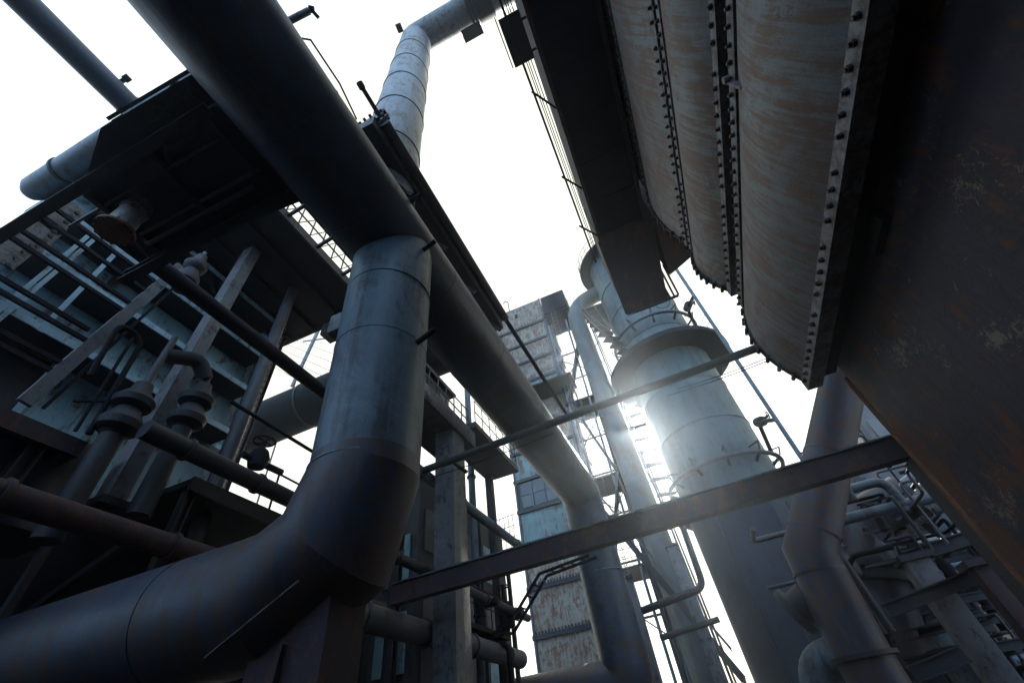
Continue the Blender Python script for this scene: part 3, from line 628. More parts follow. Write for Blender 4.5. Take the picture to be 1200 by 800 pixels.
t = thing('facade_shed', 'dark shed facade with teal panels seen between the downcomer and the concrete column', 'building', (-10, 16, G0))
MB().box(-14, -8.6, 13.2, 21, G0, 8.6).build('wall', 'darkst', t)
for i, y in enumerate((13.6, 15.2, 16.8, 18.4)):
    for z in (1.5, 3.6, 5.7): MB().box(-8.597, -8.55, y, y + 1.1, z, z + 1.5).build('panel', 'teal' if (i + int(z)) % 4 == 0 else 'grey', t)
    MB().box(-8.595, -8.4, y + 1.2, y + 1.4, G0, 8.6).build('pilaster', 'darkst', t)
for i, x in enumerate((-13.2, -11.6, -10.0)):
    for z in (2.2, 4.6): MB().box(x, x + 1.1, 13.14, 13.197, z, z + 1.6).build('panel', 'teal', t)
# pipes along Y through there
def ypipe(name, label, p, q, x, r, m='darkst', y0=None, y1=None, flg=True, group=None):
    a, b = W(*p, x=x), W(*q, x=x); ya = a.y if y0 is None else y0; yb = b.y if y1 is None else y1; z = (a.z + b.z) / 2
    t = thing(name, label, 'pipe', (x, (ya + yb) / 2, z), group)
    MB().cyl((x, ya, z), (x, yb, z), r, None, 20).build('pipe_run', m, t)
    if flg:
        n_ = 2 + int((yb - ya) / 4)
        for k in range(n_):
            y = ya + (yb - ya) * (k + .5) / n_; MB().cyl((x, y - .04, z), (x, y + .04, z), r * 1.12 + .02, None, 20).build('coupling', m, t)
    return t
ypipe('run_pipe', 'mid grey pipe passing behind the concrete column above the channel beam', (546, 592), (606, 638), -6.6, 0.17, 'bluepipe', 6.5, 19)
ypipe('run_pipe', 'long slim pipe passing under the channel beam right of the concrete column', (557, 691), (640, 737), -6.6, 0.13, 'darkst', 8, 18)
ypipe('run_pipe', 'thick pale low pipe with a stepped end at the foot of the concrete column', (458, 722), (625, 782), -6.7, 0.27, 'grey', 7, 17)
t = thing('valve_platform', 'dark service platform with a valve cluster right of the concrete column', 'platform', (-7, 14.5, 2.2))
MB().box(-8.4, -6.75, 13.2, 16.4, 3.0, 3.14).build('deck', 'black', t)
MB().box(-7.6, -7.4, 14.4, 14.6, G0, 3.0).build('leg', 'black', t)
for p, r in (((588, 672), .2), ((560, 678), .14)):
    c = W(*p, x=-7.0)
    m = MB(); m.lathe((c.x, c.y, 3.14), [(.14, 0), (.14, .3), (r * 1.5, .32), (r * 1.5, .4), (r, .42), (r * 1.3, .7), (r, 1.0), (r * 1.5, 1.02), (r * 1.5, 1.1), (.08, 1.12), (.06, 1.7)], 16)
    m.torus((c.x, c.y, 4.8), .22, .03, 'z', 18, 6); m.cyl((c.x, c.y, 3.8), (c.x + .7, c.y, 3.8), r * .9, None, 14); m.build('valve', 'black', t)
m = MB()
for k in range(6): m.beam((-6.8, 13.2 + .62 * k, 3.14), (-6.8, 13.2 + .62 * k, 4.2), .03, .03)
m.beam((-6.8, 13.2, 4.2), (-6.8, 16.4, 4.2), .03, .03); m.beam((-6.8, 13.2, 3.7), (-6.8, 16.4, 3.7), .03, .03); m.build('railing', 'black', t)
t = thing('cable_ladder', 'stepped cable ladder cranking upwards in the gap left of the block tower', 'ladder', W(600, 740, y=15))
A_ = [W(p[0], p[1], y=15) for p in ((556, 745), (593, 738), (632, 672), (690, 650))]; B_ = [p + Vector((0.25, 0, -0.12)) for p in A_]
for L in (A_, B_):
    q = MB()
    for i in range(3): q.beam(L[i], L[i + 1], .07, .09, (0, 1, 0))
    q.build('rail', 'black', t)
for i in range(3):
    for k in range(1, 5): MB().beam(A_[i].lerp(A_[i + 1], k / 5), B_[i].lerp(B_[i + 1], k / 5), .05, .03, (0, 1, 0)).build('rung', 'black', t)
t = thing('gooseneck_pipe', 'small gooseneck pipe standing low right of the concrete column', 'pipe', W(595, 790, y=15))
MB().tube([W(580, 757, y=15), W(588, 753, y=15), W(596, 758, y=15), Vector((W(597, 790, y=15).x, 15, G0))], 0.09, 10, .2).build('bend', 'black', t)
t = thing('mesh_railing', 'fine railing mesh against the sky left of the block tower', 'railing', W(600, 640, y=17))
m = MB()
for k in range(6):
    a = W(577 + 5 * k, 630 - 2 * k, y=19); m.beam(a + Vector((0, 0, -.9)), a + Vector((0, 0, .7)), .025, .025)
for dz in (-.3, .2, .7): m.beam(W(575, 630, y=19) + Vector((0, 0, dz)), W(605, 619, y=19) + Vector((0, 0, dz)), .025, .025)
m.build('bars', 'grey', t)
q = W(590, 635, y=19); MB().box(q.x - .8, q.x + .8, 18.95, 19.4, q.z - 1.05, q.z - .9).beam((q.x, 19.2, q.z - 1), (q.x, 19.2, G0), .15, .15).build('footing', 'darkst', t)

# ------------------------------------------------------------------ left building L
LX = -13.0; LYE = 8.1
t = thing('panel_building', 'dark plant building of teal steel panels between projecting ledges on the left', 'building', (LX, 0, G0))
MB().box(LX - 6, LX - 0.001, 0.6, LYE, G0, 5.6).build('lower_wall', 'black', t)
lz = [5.6, 8.41, 10.17, 11.77, 13.65, 15.2, 17.2]
for i in range(len(lz) - 1):
    y = 0.6
    ws = (2.6, 2.9, 2.3, 2.7)
    k = 0
    while y < LYE - 0.2:
        y1 = min(y + ws[(k + i) % 4], LYE)
        if not (y1 > LYE - .01 and y1 - y < .4):
            pm = 'teal' if (k * 7 + i * 3) % 11 else 'darkst'
            MB().box(LX - 5.9, LX, y + .015, y1 - .015, lz[i] + .15, lz[i + 1] - .002).build('panel', pm, t)
            MB().box(LX + .002, LX + .12, y1 - .16, y1 - .02, lz[i] + .15, lz[i + 1] - .002).build('panel_rib', 'tealedge' if (k + i) % 3 == 0 else 'darkst', t)
        y = y1; k += 1
for z in lz[1:]:
    MB().box(LX - 5.9, LX + 0.9, 0.6, LYE - .5, z, z + .14).build('ledge', 'darkst', t)
    MB().box(LX + 0.9, LX + 0.94, 0.6, LYE - .5, z - .02, z + .16).build('ledge_edge', 'tealedge', t)
MB().box(LX - 6, LX + .3, 0.6, LYE, 17.35, 17.5).build('roof', 'black', t)
for y, mm in ((LYE - .48, 'rusty'), (LYE - .2, 'palepipe')): MB().box(LX + .55, LX + .75, y, y + .2, 4.2, 16.5).build('corner_post', mm, t)
m = MB()
z = 6.0
while z < 16: m.cyl((LX + .76, LYE - .1, z), (LX + .82, LYE - .1, z), .045, None, 6); z += .28
m.build('rivets', 'bolt', t)
# platform slab Q on top right of the building
t = thing('top_platform', 'dark square platform slab with a lattice edge between the left building and the downcomer', 'platform', (-11, 6, 14))
MB().box(-13.2, -8.55, 3.4, 8.65, 14.0, 14.25).build('slab', 'darkst', t)
for x in (-12.4, -11.2, -9.8): MB().ibeam((x, 3.5, 13.9), (x, 8.6, 13.9), .12, .18, .02).build('joist', 'darkst', t)
MB().box(-8.6, -8.5, 3.4, 8.65, 13.9, 14.3).build('edge_beam', 'grey', t)
MB().box(-13.2, -8.5, 8.67, 8.77, 13.9, 14.3).build('edge_beam', 'darkst', t)
m = MB()
for k in range(10): y = 3.5 + .56 * k; m.beam((-8.5, y, 14.3), (-8.5, y, 15.4), .04, .04); m.beam((-8.5, y, 14.3), (-8.5, y + .56, 15.4), .03, .03)
for z in (14.85, 15.4): m.beam((-8.5, 3.4, z), (-8.5, 9.1, z), .045, .045)
m.build('railing', 'grey', t)
for x, z, r in ((-8.15, 15.0, .16), (-7.9, 14.6, .07)): MB().cyl((x, 2.6, z), (x, 9.0, z), r, None, 14).build('side_pipe', 'darkst', t)
for y in (4.2, 5.6, 7.0, 8.4): MB().beam((-8.6, y, 14.1), (-7.7, y, 14.3), .1, .14).build('outrigger', 'darkst', t)
for x, y in ((-12.6, 8.3), (-9.0, 8.3)): MB().ibeam((x, y, G0), (x, y, 14), .22, .22).build('leg', 'darkst', t)
one('gusset_block', 'small pale block bracketed under the dark platform corner next to the downcomer', 'bracket', MB().box(-10.4, -9.4, 8.3, 8.9, 12.9, 13.5), 'conc', (-9.9, 8.6, 12.9))

# posts in front of the building
t = thing('standing_post', 'pale speckled square post in front of the teal panels', 'post', (-10.5, 4.72, 5))
MB().box(-10.75, -10.3, 4.5, 4.85, 4.6, 15.2).build('shaft', 'conc', t)
MB().box(-11.0, -10.0, 4.3, 5.0, 4.45, 4.6).build('base', 'darkst', t)
t = thing('standing_post', 'dark round post at the right corner of the teal panels', 'post', (-10.5, 6.65, 5))
MB().cyl((-10.5, 6.7, 2.0), (-10.5, 6.62, 14.0), 0.19, None, 16).build('shaft', 'grey', t)
MB().cyl((-10.5, 6.7, 1.9), (-10.5, 6.7, 2.0), 0.4, None, 16).build('base', 'darkst', t)
# stringer (inclined)
a, b = W(28, 472, x=-10.2), W(212, 312, x=-10.2)
t = thing('inclined_brace', 'pale pitted inclined strut crossing the rails in front of the teal panels', 'brace', a)
MB().beam(a, b, .24, .09, (1, 0, 0)).build('strut', 'conc', t)
MB().beam(a + Vector((.1, .25, 0)), b + Vector((.1, .25, 0)), .06, .05, (1, 0, 0)).build('edge_bar', 'black', t)
# rails ending on it
i = 0
rl = ('top pair', 'second pair', 'third pair', 'lowest pair')
for (p1, q1, p2, q2, lab) in (((70, 248), (176, 326), (54, 258), (164, 336), 'uppermost twin dark rails in front of the teal panels at the left'),
                              ((30, 272), (148, 353), (16, 277), (142, 365), 'second twin dark rails down in front of the teal panels'),
                              ((0, 326), (96, 381), (0, 341), (94, 395), 'third twin dark rails down, below the middle of the teal panels'),
                              ((0, 388), (62, 420), (0, 402), (56, 434), 'lowest twin dark rails at the left edge')):
    t = thing('twin_rail', lab, 'rail', W(*q1, x=-10.2), 'twin rails left of the inclined strut')
    for p, q in ((p1, q1), (p2, q2)):
        a, b = W(*p, x=-10.2), W(*q, x=-10.2); z = (a.z + b.z) / 2
        MB().beam((-10.2, a.y - (3 if p[0] == 0 else .15), z), (-10.2, b.y + .15, z), .07, .09).build('rail', 'black', t)
# diagonal pale-blue flats
t = thing('tie_flats', 'pair of pale blue flat bars running steeply across the teal panels at the far left', 'bar', W(60, 312, x=-11.9))
for dx in (0, 12): MB().beam(W(0 - 30 + dx, 388, x=-11.9), W(118 + dx, 264, x=-11.9), .09, .03, (1, 0, 0)).build('flat', 'tealedge', t)
one('flat_bar', 'single pale blue upright flat bar left of the inclined strut', 'bar', MB().beam(W(46, 388, x=-11.7), W(146, 286, x=-11.7), .10, .03, (1, 0, 0)), 'tealedge', W(46, 388, x=-11.7))
for (p, q, lab) in (((0, 308), (46, 272), 'riveted pale plate strip at the far left edge below the sky'), ((28, 292), (66, 262), 'riveted pale plate strip second from the far left edge'), ((56, 268), (90, 242), 'riveted tan plate strip nearest the overhead platform')):
    a, b = W(*p, x=-11.2), W(*q, x=-11.2)
    t = thing('riveted_strip', lab, 'plate', a, 'riveted strips under the overhead platform')
    m = MB(); d = (b - a); nn = 5
    for k in range(nn): c = a + d * ((k + .5) / nn); m.cyl(c + Vector((.02, .1, -.1)), c + Vector((.07, .1, -.1)), .05, None, 6)
    MB().beam(a, b, .45, .04, (1, 0, 0)).build('plate', 'flange', t, extra=(m, 'bolt'))
# big tube along Y under platform
ypipe('header_tube', 'thick black tube running from under the overhead platform to the downcomer', (170, 302), (368, 449), -9.0, .20, 'black', 0.9, 11, False)
ypipe('low_header', 'weathered dull pipe at the left edge above the low bend of the downcomer', (0, 577), (225, 650), -9.0, .21, 'rusty', -4, 12)
ypipe('dark_header', 'round dark pipe with a blunt end crossing below the mushroom valves', (180, 500), (326, 584), -9.0, .2, 'darkst', 3.9, 9.5)
ypipe('thin_line', 'thin pipe with a handwheel valve in the bright gap left of the downcomer', (270, 470), (352, 520), -9.4, .05, 'black', 5.5, 11, False)
# bent hand rails (inverted U)
t = thing('bent_rail', 'bent tube rail standing among the pipes in front of the teal panels', 'rail', W(140, 470, x=-9.8))
MB().tube([W(105, 440, x=-9.8), W(141, 378, x=-9.8), W(168, 398, x=-9.8), W(104, 508, x=-9.8)], .055, 10, .25).build('tube', 'black', t)
MB().tube([W(88, 505, x=-9.8), W(156, 396, x=-9.8)], .035, 8).build('strut', 'black', t)
MB().tube([W(86, 470, x=-9.8), W(134, 470, x=-9.8)], .03, 8).build('strut', 'black', t)
# mushroom valves
def mushroom(p, top, x, s, lab, bl=2.6):
    c = W(*p, x=x)
    t = thing('mushroom_valve', lab, 'valve', (c.x, c.y, c.z - 2), 'mushroom valves in front of the teal panels')
    MB().lathe((c.x, c.y, c.z), [(.42 * s, -bl), (.40 * s, -.6), (.5 * s, -.55)], 28).build('body', 'darkst', t)
    MB().lathe((c.x, c.y, c.z), [(.44 * s, -.54), (.72 * s, -.45), (.78 * s, -.3), (.5 * s, -.05), (.45 * s, .02)], 28).build('lower_flange', 'darkst', t)
    MB().lathe((c.x, c.y, c.z), [(.44 * s, .03), (.7 * s, .12), (.76 * s, .25), (.4 * s, .5), (.34 * s, .7)], 28).build('upper_flange', 'darkst', t)
    MB().lathe((c.x, c.y, c.z), [(.15 * s, .7), (.14 * s, .7 + top)], 14).build('stem', 'grey', t)
mushroom((150, 482), 1.5, -9.6, .5, 'left mushroom shaped flanged valve with a tall stem in front of the teal panels')
mushroom((226, 478), .3, -9.6, .5, 'right mushroom shaped flanged valve tucked beside the dark round post')
mushroom((225, 318), .2, -9.5, .36, 'small dark flanged valve up under the overhead platform by the black tube', .8)
a = W(226, 470, x=-9.6)
one('bent_duct', 'short bent dark duct joining the two mushroom valves', 'pipe', MB().tube([a + Vector((0, 0, .7)), a + Vector((0, -.3, 1.1)), a + Vector((-.1, -1.0, .75))], .18, 20, .35), 'darkst', a)
# platform ledge in front of the building lower, with dark clutter
t = thing('work_deck', 'rusty edged work deck under the teal panels at the left', 'platform', (-11.5, -1, 6.0))
z = W(0, 480, x=-10.0).z
MB().box(LX + .02, -10.0, -10, 3.4, z - .2, z).build('deck', 'black', t)
MB().box(-9.99, -9.9, -10, 3.45, z - .3, z + .02).build('edge_beam', 'rusty', t)
MB().box(LX + .02, -9.9, 3.46, 3.56, z - .3, z + .02).build('edge_beam', 'rusty', t)
for y in (-4, -.5, 3): MB().ibeam((-10.2, y, G0), (-10.2, y, z - .2), .25, .25).build('leg', 'darkst', t)
dz = W(300, 590, x=-9.3).z
t = thing('lower_deck', 'dark lower deck with supports in the shadows above the low bend of the downcomer', 'platform', (-11, 5, 4))
MB().box(LX + .02, -9.4, 5.4, 12.5, dz - .16, dz).build('deck', 'black', t)
MB().box(-9.39, -9.3, 5.4, 12.5, dz - .28, dz + .02).build('edge_beam', 'darkst', t)
MB().box(LX + .5, -9.45, 11.9, 12.2, G0, dz - .17).build('back_wall', 'black', t)
for y in (5.6, 8.2, 11.0): MB().ibeam((-9.6, y, G0), (-9.6, y, dz - .17), .2, .2).build('leg', 'darkst', t)
for y in (7.5, 9.6, 11.2): MB().beam((-9.35, y, dz + .02), (-9.35, y, dz + 1.0), .04, .04).build('post', 'black', t)
MB().beam((-9.35, 7.4, dz + 1.0), (-9.35, 11.3, dz + 1.0), .04, .04).build('handrail', 'black', t)
for y, z1 in ((5.0, 2.6), (7.2, 1.9)): MB().beam((LX + .1, y, z1), (-9.6, y, z1 + 1.3), .12, .14).build('brace', 'darkst', t)
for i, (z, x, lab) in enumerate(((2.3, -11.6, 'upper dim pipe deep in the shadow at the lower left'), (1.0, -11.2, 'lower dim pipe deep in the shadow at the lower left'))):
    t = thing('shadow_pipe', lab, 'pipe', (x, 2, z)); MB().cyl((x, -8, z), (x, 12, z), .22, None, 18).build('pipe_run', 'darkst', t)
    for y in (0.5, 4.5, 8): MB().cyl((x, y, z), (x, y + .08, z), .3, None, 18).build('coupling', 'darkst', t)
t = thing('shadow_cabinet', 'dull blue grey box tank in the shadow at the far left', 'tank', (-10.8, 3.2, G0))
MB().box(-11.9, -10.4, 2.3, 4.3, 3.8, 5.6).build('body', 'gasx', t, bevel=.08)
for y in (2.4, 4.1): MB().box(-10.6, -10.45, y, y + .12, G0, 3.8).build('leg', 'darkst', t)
# duct R behind
t = thing('cross_duct', 'wide dark duct crossing the bright gap between left building and downcomer', 'duct', (-14, 12, 13.8))
MB().cyl((-26, 12.6, 13.7), (-7.0, 12.6, 14.2), 1.15, None, 40).build('duct_run', 'black', t)
MB().cyl((-15.0, 12.6, 13.99), (-14.9, 12.6, 13.993), 1.19, None, 40).build('joint_ring', 'darkst', t)
for x in (-20, -9): MB().ibeam((x, 12.6, G0), (x, 12.6, 12.8), .3, .3).build('leg', 'darkst', t)
t = thing('handwheel_valve', 'black handwheel valve silhouetted in the bright gap left of the downcomer', 'valve', W(303, 530, x=-9.4))
c = W(303, 537, x=-9.4)
MB().lathe((c.x, c.y, c.z), [(.05, -.3), (.2, -.25), (.27, 0), (.2, .2), (.1, .3), (.05, .35), (.05, .5)], 18).cyl((c.x, c.y - .45, c.z - .1), (c.x, c.y + .8, c.z - .05), .09, None, 12).build('body', 'black', t)
MB().torus((c.x, c.y, c.z + .52), .26, .03, 'z', 24, 6).beam((c.x - .25, c.y, c.z + .52), (c.x + .25, c.y, c.z + .52), .03, .03).beam((c.x, c.y - .25, c.z + .52), (c.x, c.y + .25, c.z + .52), .03, .03).build('handwheel', 'black', t)
t = thing('sky_mast', 'thin mast with wires in the bright gap beside the top of the downcomer', 'mast', W(360, 440, y=20))
a, b = W(352, 432, y=20), W(380, 372, y=20)
MB().beam(a + (a - b) * .3, b + (b - a) * 1.0, .3, .2).beam(W(355, 400, y=20), W(385, 396, y=20), .1, .1).build('pole', 'bluepipe', t)
a.z = G0; MB().cyl((a.x, 20, G0), W(350, 436, y=20), .07, None, 10).build('foot', 'darkst', t)
m = MB()
for k in range(6): m.cyl(W(318, 388 + 8 * k, y=18), W(400, 418 + 11 * k, y=18), .018, None, 6)
m.build('wires', 'black', t)

# ------------------------------------------------------------------ right clutter
OY = 12.7
t = thing('cranked_pipe', 'smooth dark pipe cranked at mid height in front of the lower right machinery', 'pipe', (2.5, OY, G0))
MB().tube([(6.8, OY, 7.9), (2.62, OY, 2.72), (2.5, OY, .72)], .54, 40).build('pipe_run', 'gasx', t)
d_ = (Vector((2.62, OY, 2.72)) - Vector((6.8, OY, 7.9))).normalized()
for c_ in (Vector((2.62, OY, 2.72)) - d_ * .5, Vector((2.62, OY, 2.72)) - d_ * 2.6): MB().tube([c_, c_ + d_ * .05], .555, 40).build('weld_ring', 'gasx', t)
MB().tube([(2.58, OY, 2.3), (2.575, OY, 2.24)], .555, 40).build('weld_ring', 'gasx', t)
MB().tube([(2.5, OY, .74), (2.5, OY, .66)], .64, 40).build('flange', 'darkst', t)
MB().tube([(2.5, OY, .66), (2.5, OY, -.3)], .54, 40).build('lower_run', 'gasx', t)
MB().box(1.7, 3.3, OY - .7, OY + .8, G0, -.05).build('base_box', 'rusty', t)
MB().tube([(2.2, OY + .3, 1.9), (1.75, OY + .5, 1.7)], [.36, .36], 28).cyl((1.85, OY + .45, 1.76), (1.72, OY + .5, 1.7), .5, None, 28).build('branch_flange', 'darkst', t)
MB().tube([(2.4, OY + .5, .9), (1.6, OY + .9, .75), (1.5, OY + 1, -.2), (1.5, OY + 1.0, G0)], .36, 24, .5).build('branch_bend', 'gas', t)
def path(name, label, cat, pts, y, r, m, fil=.3, seg=16, ys=None, cap_fl=False):
    P = [W(p[0], p[1], y=(p[2] if len(p) > 2 else y)) for p in pts]
    t = thing(name, label, cat, P[0]); MB().tube(P, r, seg, fil).build('pipe_run', m, t)
    if cap_fl:
        d = (P[-1] - P[-2]).normalized(); MB().cyl(P[-1] - d * .02, P[-1] + d * .1, r * 1.25, None, seg).build('flange', m, t)
    return t
path('rail_pipe', 'arched dark pipe looping over the clutter beside the cranked pipe', 'pipe', [(990, 575), (1035, 562), (1058, 590), (1062, 600)], 15, .13, 'bluepipe', .5)
path('rail_pipe', 'long straight dark pipe slanting over the clutter beside the cranked pipe', 'pipe', [(975, 612), (1115, 577)], 15, .14, 'bluepipe', 0)
path('chopped_pipe', 'pale slanted stub pipe with a sunlit rim, lower of the stubs by the rusted wall', 'pipe', [(1046, 630), (1072, 598)], 17, .32, 'palepipe', 0, 20, cap_fl=True)
path('chopped_pipe', 'pale slanted stub pipe half hidden by the rusted wall edge', 'pipe', [(1078, 596, 16), (1100, 560, 16)], 16, .3, 'palepipe', 0, 20, cap_fl=True)
path('chopped_pipe', 'dark slanted stub pipe furthest right against the rusted wall edge', 'pipe', [(1095, 622, 17), (1130, 580, 17)], 17, .3, 'bluepipe', 0, 20, cap_fl=True)
path('chopped_pipe', 'thin sunlit vertical stub standing between the slanted stub pipes', 'pipe', [(1060, 664), (1072, 648)], 17, .16, 'palepipe', 0, 16)
path('angled_duct', 'faceted dark duct with pale rims bending down behind the cranked pipe', 'duct', [(1062, 580, 16.5), (1015, 607, 16.5), (1018, 640, 16.5), (1052, 740, 16.5), (1065, 800, 16.5)], 16.5, .62, 'gasx', 0, 12)
t = thing('collar_flange', 'thick dark collar around the faceted duct in the lower right', 'flange', W(1028, 672, y=16.5))
a, b = W(1024, 662, y=16.5), W(1032, 684, y=16.5); MB().cyl(a, a.lerp(b, .35), .85, None, 24).build('disc', 'darkst', t); MB().cyl(a.lerp(b, .6), b, .85, None, 24).build('disc', 'darkst', t)
path('sunlit_pipe', 'bluish sunlit pipe above the stubs next to the rusted wall edge', 'pipe', [(1053, 578, 19), (1095, 548, 19), (1130, 520, 19)], 19, .3, 'bluepipe', 0, 20)
t = thing('grey_hopper', 'large grey sloped hopper face behind the clutter on the right', 'hopper', W(1040, 560, y=22))
p = [W(995, 560, y=22), W(1110, 500, y=22), W(1100, 600, y=22), W(1030, 660, y=22)]
MB().hexa([p[0], p[1], p[2], p[3]] + [q + Vector((0, 3, 0)) for q in p]).build('body', 'grey', t)
for x in (p[3].x + .5, p[2].x - .2): MB().ibeam((x, 23, G0), (x, 23, p[3].z), .25, .25).build('leg', 'darkst', t)
t = thing('silo', 'pale domed vessel behind the cranked pipe, catching light along its rim', 'tank', W(1010, 690, y=19))
a = W(1005, 640, y=20); MB().lathe((a.x, 20, G0), [(1.5, 0), (1.5, a.z - .3), (1.62, a.z - .28), (1.62, a.z), (1.45, a.z + .02), (1.5, a.z + 1.2), (.9, a.z + 2.0), (.3, a.z + 2.3)], 36).build('shell', 'tower', t)
def vcol(lab, u, v, y, w, d, m='conc', g='pale columns at the lower right'):
    a = W(u, v, y=y); t = thing('support_column', lab, 'column', (a.x, y, G0), g); z = a.z
    MB().box(a.x - w / 2, a.x + w / 2, y, y + d, G0, z).build('shaft', m, t, bevel=.02)
    MB().box(a.x - w / 2 - .1, a.x + w / 2 + .1, y - .1, y + d + .1, z, z + .14).build('cap', 'darkst', t)
vcol('broad pale column running down to the lower right corner', 1075, 655, 14.5, .55, .5)
vcol('slim pale column left of the broad one at the lower right', 1088, 742, 16.5, .3, .35)
vcol('dark brown column at the right edge under the rusted wall', 1150, 662, 13.5, .35, .4, 'rusty')
vcol('short pale column beside the dark gantry beam at the bottom right', 1118, 765, 15.4, .5, .5)
t = thing('service_gantry', 'dark horizontal gantry beams tying the lower right columns together', 'gantry', (5.5, 15, 2))
for (p, q, y, h) in (((1060, 655), (1150, 625), 15, .3), ((1040, 715), (1180, 660), 14.2, .28), ((1070, 790), (1130, 765), 14, .3), ((1060, 745), (1150, 720), 16, .2)):
    MB().ibeam(W(*p, y=y), W(*q, y=y) , .22, h).build('beam', 'darkst', t)
a = W(1100, 700, y=15); MB().box(a.x - .1, a.x + .1, 15.3, 15.5, G0, a.z + 1.0).build('leg', 'darkst', t)
t = thing('plant_hall', 'dim industrial hall wall with framed windows behind the lower right clutter', 'building', (16, 26, G0))
MB().box(10.2, 27, 25.0, 32, G0, 11.5).build('wall', 'grey', t)
for i in range(6):
    for j in range(4):
        x = 10.9 + 1.9 * i; z = -.6 + 3.1 * j
        w = MB().box(x, x + 1.3, 24.93, 24.998, z, z + 1.8).build('window', 'glass', t); MB().box(x - .06, x + 1.36, 24.9, 24.96, z - .12, z - .02).build('sill', 'conc', w)
for i in range(8): MB().box(10.45 + 1.9 * i - .1, 10.45 + 1.9 * i + .1, 24.8, 24.996, G0, 11.5).build('pilaster', 'darkst', t)
t = thing('support_strut', 'dark slanting strut pipe beside the cranked pipe against the bright gap', 'strut', W(975, 640, y=14))
MB().cyl(W(978, 642, y=14), W(1045, 740, y=14), .1, None, 12).build('pipe_run', 'darkst', t)
t = thing('pipe_rack', 'dense rack of small tangled service pipes filling the lower right behind the cranked pipe', 'pipe rack', (6, 18, G0))
for k in range(7):
    z = .4 + .85 * k; MB().cyl((5.0, 20.5 + .35 * (k % 3), z), (15, 20.5 + .35 * (k % 3), z + .2), .12 + .05 * (k % 3), None, 14).build('pipe_run', ('bluepipe', 'palepipe', 'darkst')[k % 3], t)
for x in (5.4, 7.6, 10, 13): MB().ibeam((x, 21.6, G0), (x, 21.6, 7), .22, .22).build('post', 'darkst', t)
r2 = random.Random(23)
for k in range(72):
    p = Vector((r2.uniform(3.6, 7.4), r2.uniform(14.6, 19.8), r2.uniform(-.2, 5.0))); P = [p.copy()]
    ax = r2.choice((0, 1, 2))
    for q in range(r2.choice((2, 3, 3, 4))):
        dd = Vector((0, 0, 0)); dd[ax] = r2.choice((-1, 1)) * r2.uniform(.5, 1.9); p = p + dd; p.z = max(p.z, -1.2); P.append(p.copy()); ax = (ax + r2.choice((1, 2))) % 3
    P = [a for n_, a in enumerate(P) if n_ == 0 or (a - P[n_ - 1]).length > .2]
    if len(P) < 2: continue
    r = r2.choice((.03, .04, .05, .07, .09, .13)); MB().tube(P, r, 10, r * 2.5, 4).build('service_pipe', r2.choice(('darkst', 'black', 'darkst', 'grey', 'gasx')), t)
    if k % 3 == 0:
        d = (P[1] - P[0]).normalized(); c = P[0].lerp(P[1], .5); MB().cyl(c - d * .05, c + d * .05, r * 1.8, None, 12).build('coupling', 'darkst', t)
for k in range(9):
    c = Vector((r2.uniform(4.0, 6.6), r2.uniform(15.2, 17.5), r2.uniform(.3, 4.0)))
    m = MB(); m.lathe(c, [(.05, -.3), (.14, -.25), (.16, 0), (.09, .2), (.05, .25), (.04, .45)], 14); m.torus(c + Vector((0, 0, .46)), .17, .022, 'z', 18, 6); m.beam(c + Vector((-.16, 0, .46)), c + Vector((.16, 0, .46)), .02, .02)
    m.build('valve', ('black', 'darkst', 'grey')[k % 3], t)
for k in range(8):
    y = 15.4 + .6 * k; MB().ibeam((3.8, y, .6 + .55 * k), (8.4, y, .6 + .55 * k), .14, .2).build('cross_beam', 'darkst', t)
for x in (4.1, 6.2, 8.2): MB().ibeam((x, 17.2, G0), (x, 17.2, 5.4), .18, .18).build('post', 'darkst', t)

# ------------------------------------------------------------------ light
SUN_EL, SUN_AZ = 29.2, 0.0
w = bpy.data.worlds.new('World'); sc.world = w; w.use_nodes = True
nt = w.node_tree; bg = nt.nodes['Background']; sky = nt.nodes.new('ShaderNodeTexSky'); sky.sky_type = 'NISHITA'; sky.sun_disc = False
sky.sun_elevation = R(SUN_EL); sky.sun_rotation = R(SUN_AZ); sky.air_density = 1.0; sky.dust_density = 1.2; sky.ozone_density = 1.0
veil = nt.nodes.new('ShaderNodeMix'); veil.data_type = 'RGBA'; veil.blend_type = 'MIX'; veil.inputs[0].default_value = 0.9
veil.inputs[7].default_value = (3.3, 3.25, 2.55, 1)      # thin high overcast in front of the blue
tcw = nt.nodes.new('ShaderNodeTexCoord'); sp_ = nt.nodes.new('ShaderNodeSeparateXYZ'); nt.links.new(tcw.outputs['Generated'], sp_.inputs[0])
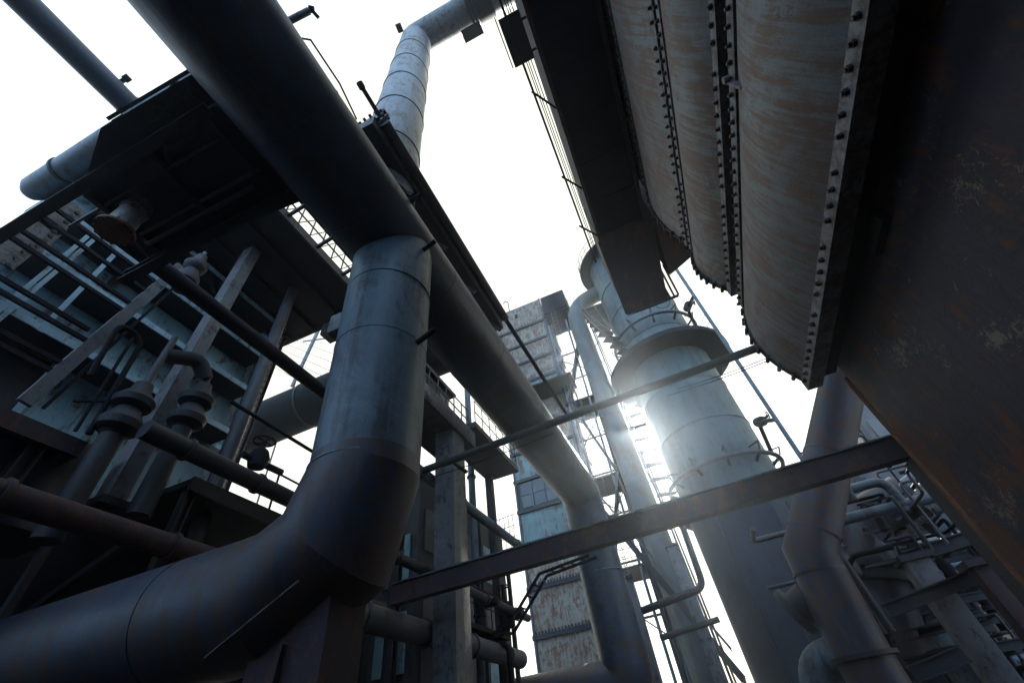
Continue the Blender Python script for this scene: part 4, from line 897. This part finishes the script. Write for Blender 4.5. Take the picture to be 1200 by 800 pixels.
mrw = nt.nodes.new('ShaderNodeMapRange'); mrw.inputs['From Min'].default_value = -0.5; mrw.inputs['From Max'].default_value = 0.12; nt.links.new(sp_.outputs['Y'], mrw.inputs['Value'])
vc = nt.nodes.new('ShaderNodeMix'); vc.data_type = 'RGBA'; vc.inputs[6].default_value = (3.4, 5.1, 7.4, 1); vc.inputs[7].default_value = (3.1, 3.05, 2.45, 1)   # clear blue behind, creamy haze towards the sun
nt.links.new(mrw.outputs['Result'], vc.inputs[0]); nt.links.new(vc.outputs[2], veil.inputs[7])
nt.links.new(sky.outputs[0], veil.inputs[6]); nt.links.new(veil.outputs[2], bg.inputs[0]); bg.inputs[1].default_value = 0.10
sl = bpy.data.lights.new('sun', 'SUN'); so = bpy.data.objects.new('sun', sl); COL.objects.link(so)
sl.energy = 3.5; sl.angle = R(0.53); sl.color = (1, .95, .86)
sd = Vector((0, math.cos(R(SUN_EL)), math.sin(R(SUN_EL)))); so.rotation_euler = sd.to_track_quat('Z', 'Y').to_euler(); so.location = sd * 60
sc.view_settings.view_transform = 'Standard'; sc.view_settings.look = 'None'; sc.view_settings.exposure = 2.08; sc.view_settings.gamma = 1
sc.render.engine = 'CYCLES'; sc.render.resolution_x = 1024; sc.render.resolution_y = 682

if True:
    hz = MB().box(-40, 40, -16, 60, G0 - 1, 41).build('haze', 'ground', None, (0, 0, 0), smooth=False); tag(hz, None, None, kind='stuff')
    hm = bpy.data.materials.new('haze_air'); hm.use_nodes = True; hn = hm.node_tree; hn.nodes.remove(hn.nodes['Principled BSDF'])
    pv = hn.nodes.new('ShaderNodeVolumePrincipled'); pv.inputs['Color'].default_value = (0.75, 0.88, 1, 1); pv.inputs['Density'].default_value = 0.0008; pv.inputs['Anisotropy'].default_value = 0.84
    hn.links.new(pv.outputs[0], hn.nodes['Material Output'].inputs['Volume']); hz.data.materials.clear(); hz.data.materials.append(hm)
# lift everything so that the ground lies at z = 0, and drop the helper property
for o in sc.objects:
    if o.parent is None and o.type in {'MESH', 'EMPTY'}: o.location.z += EYE
for o in sc.objects:
    if '_o' in o: del o['_o']
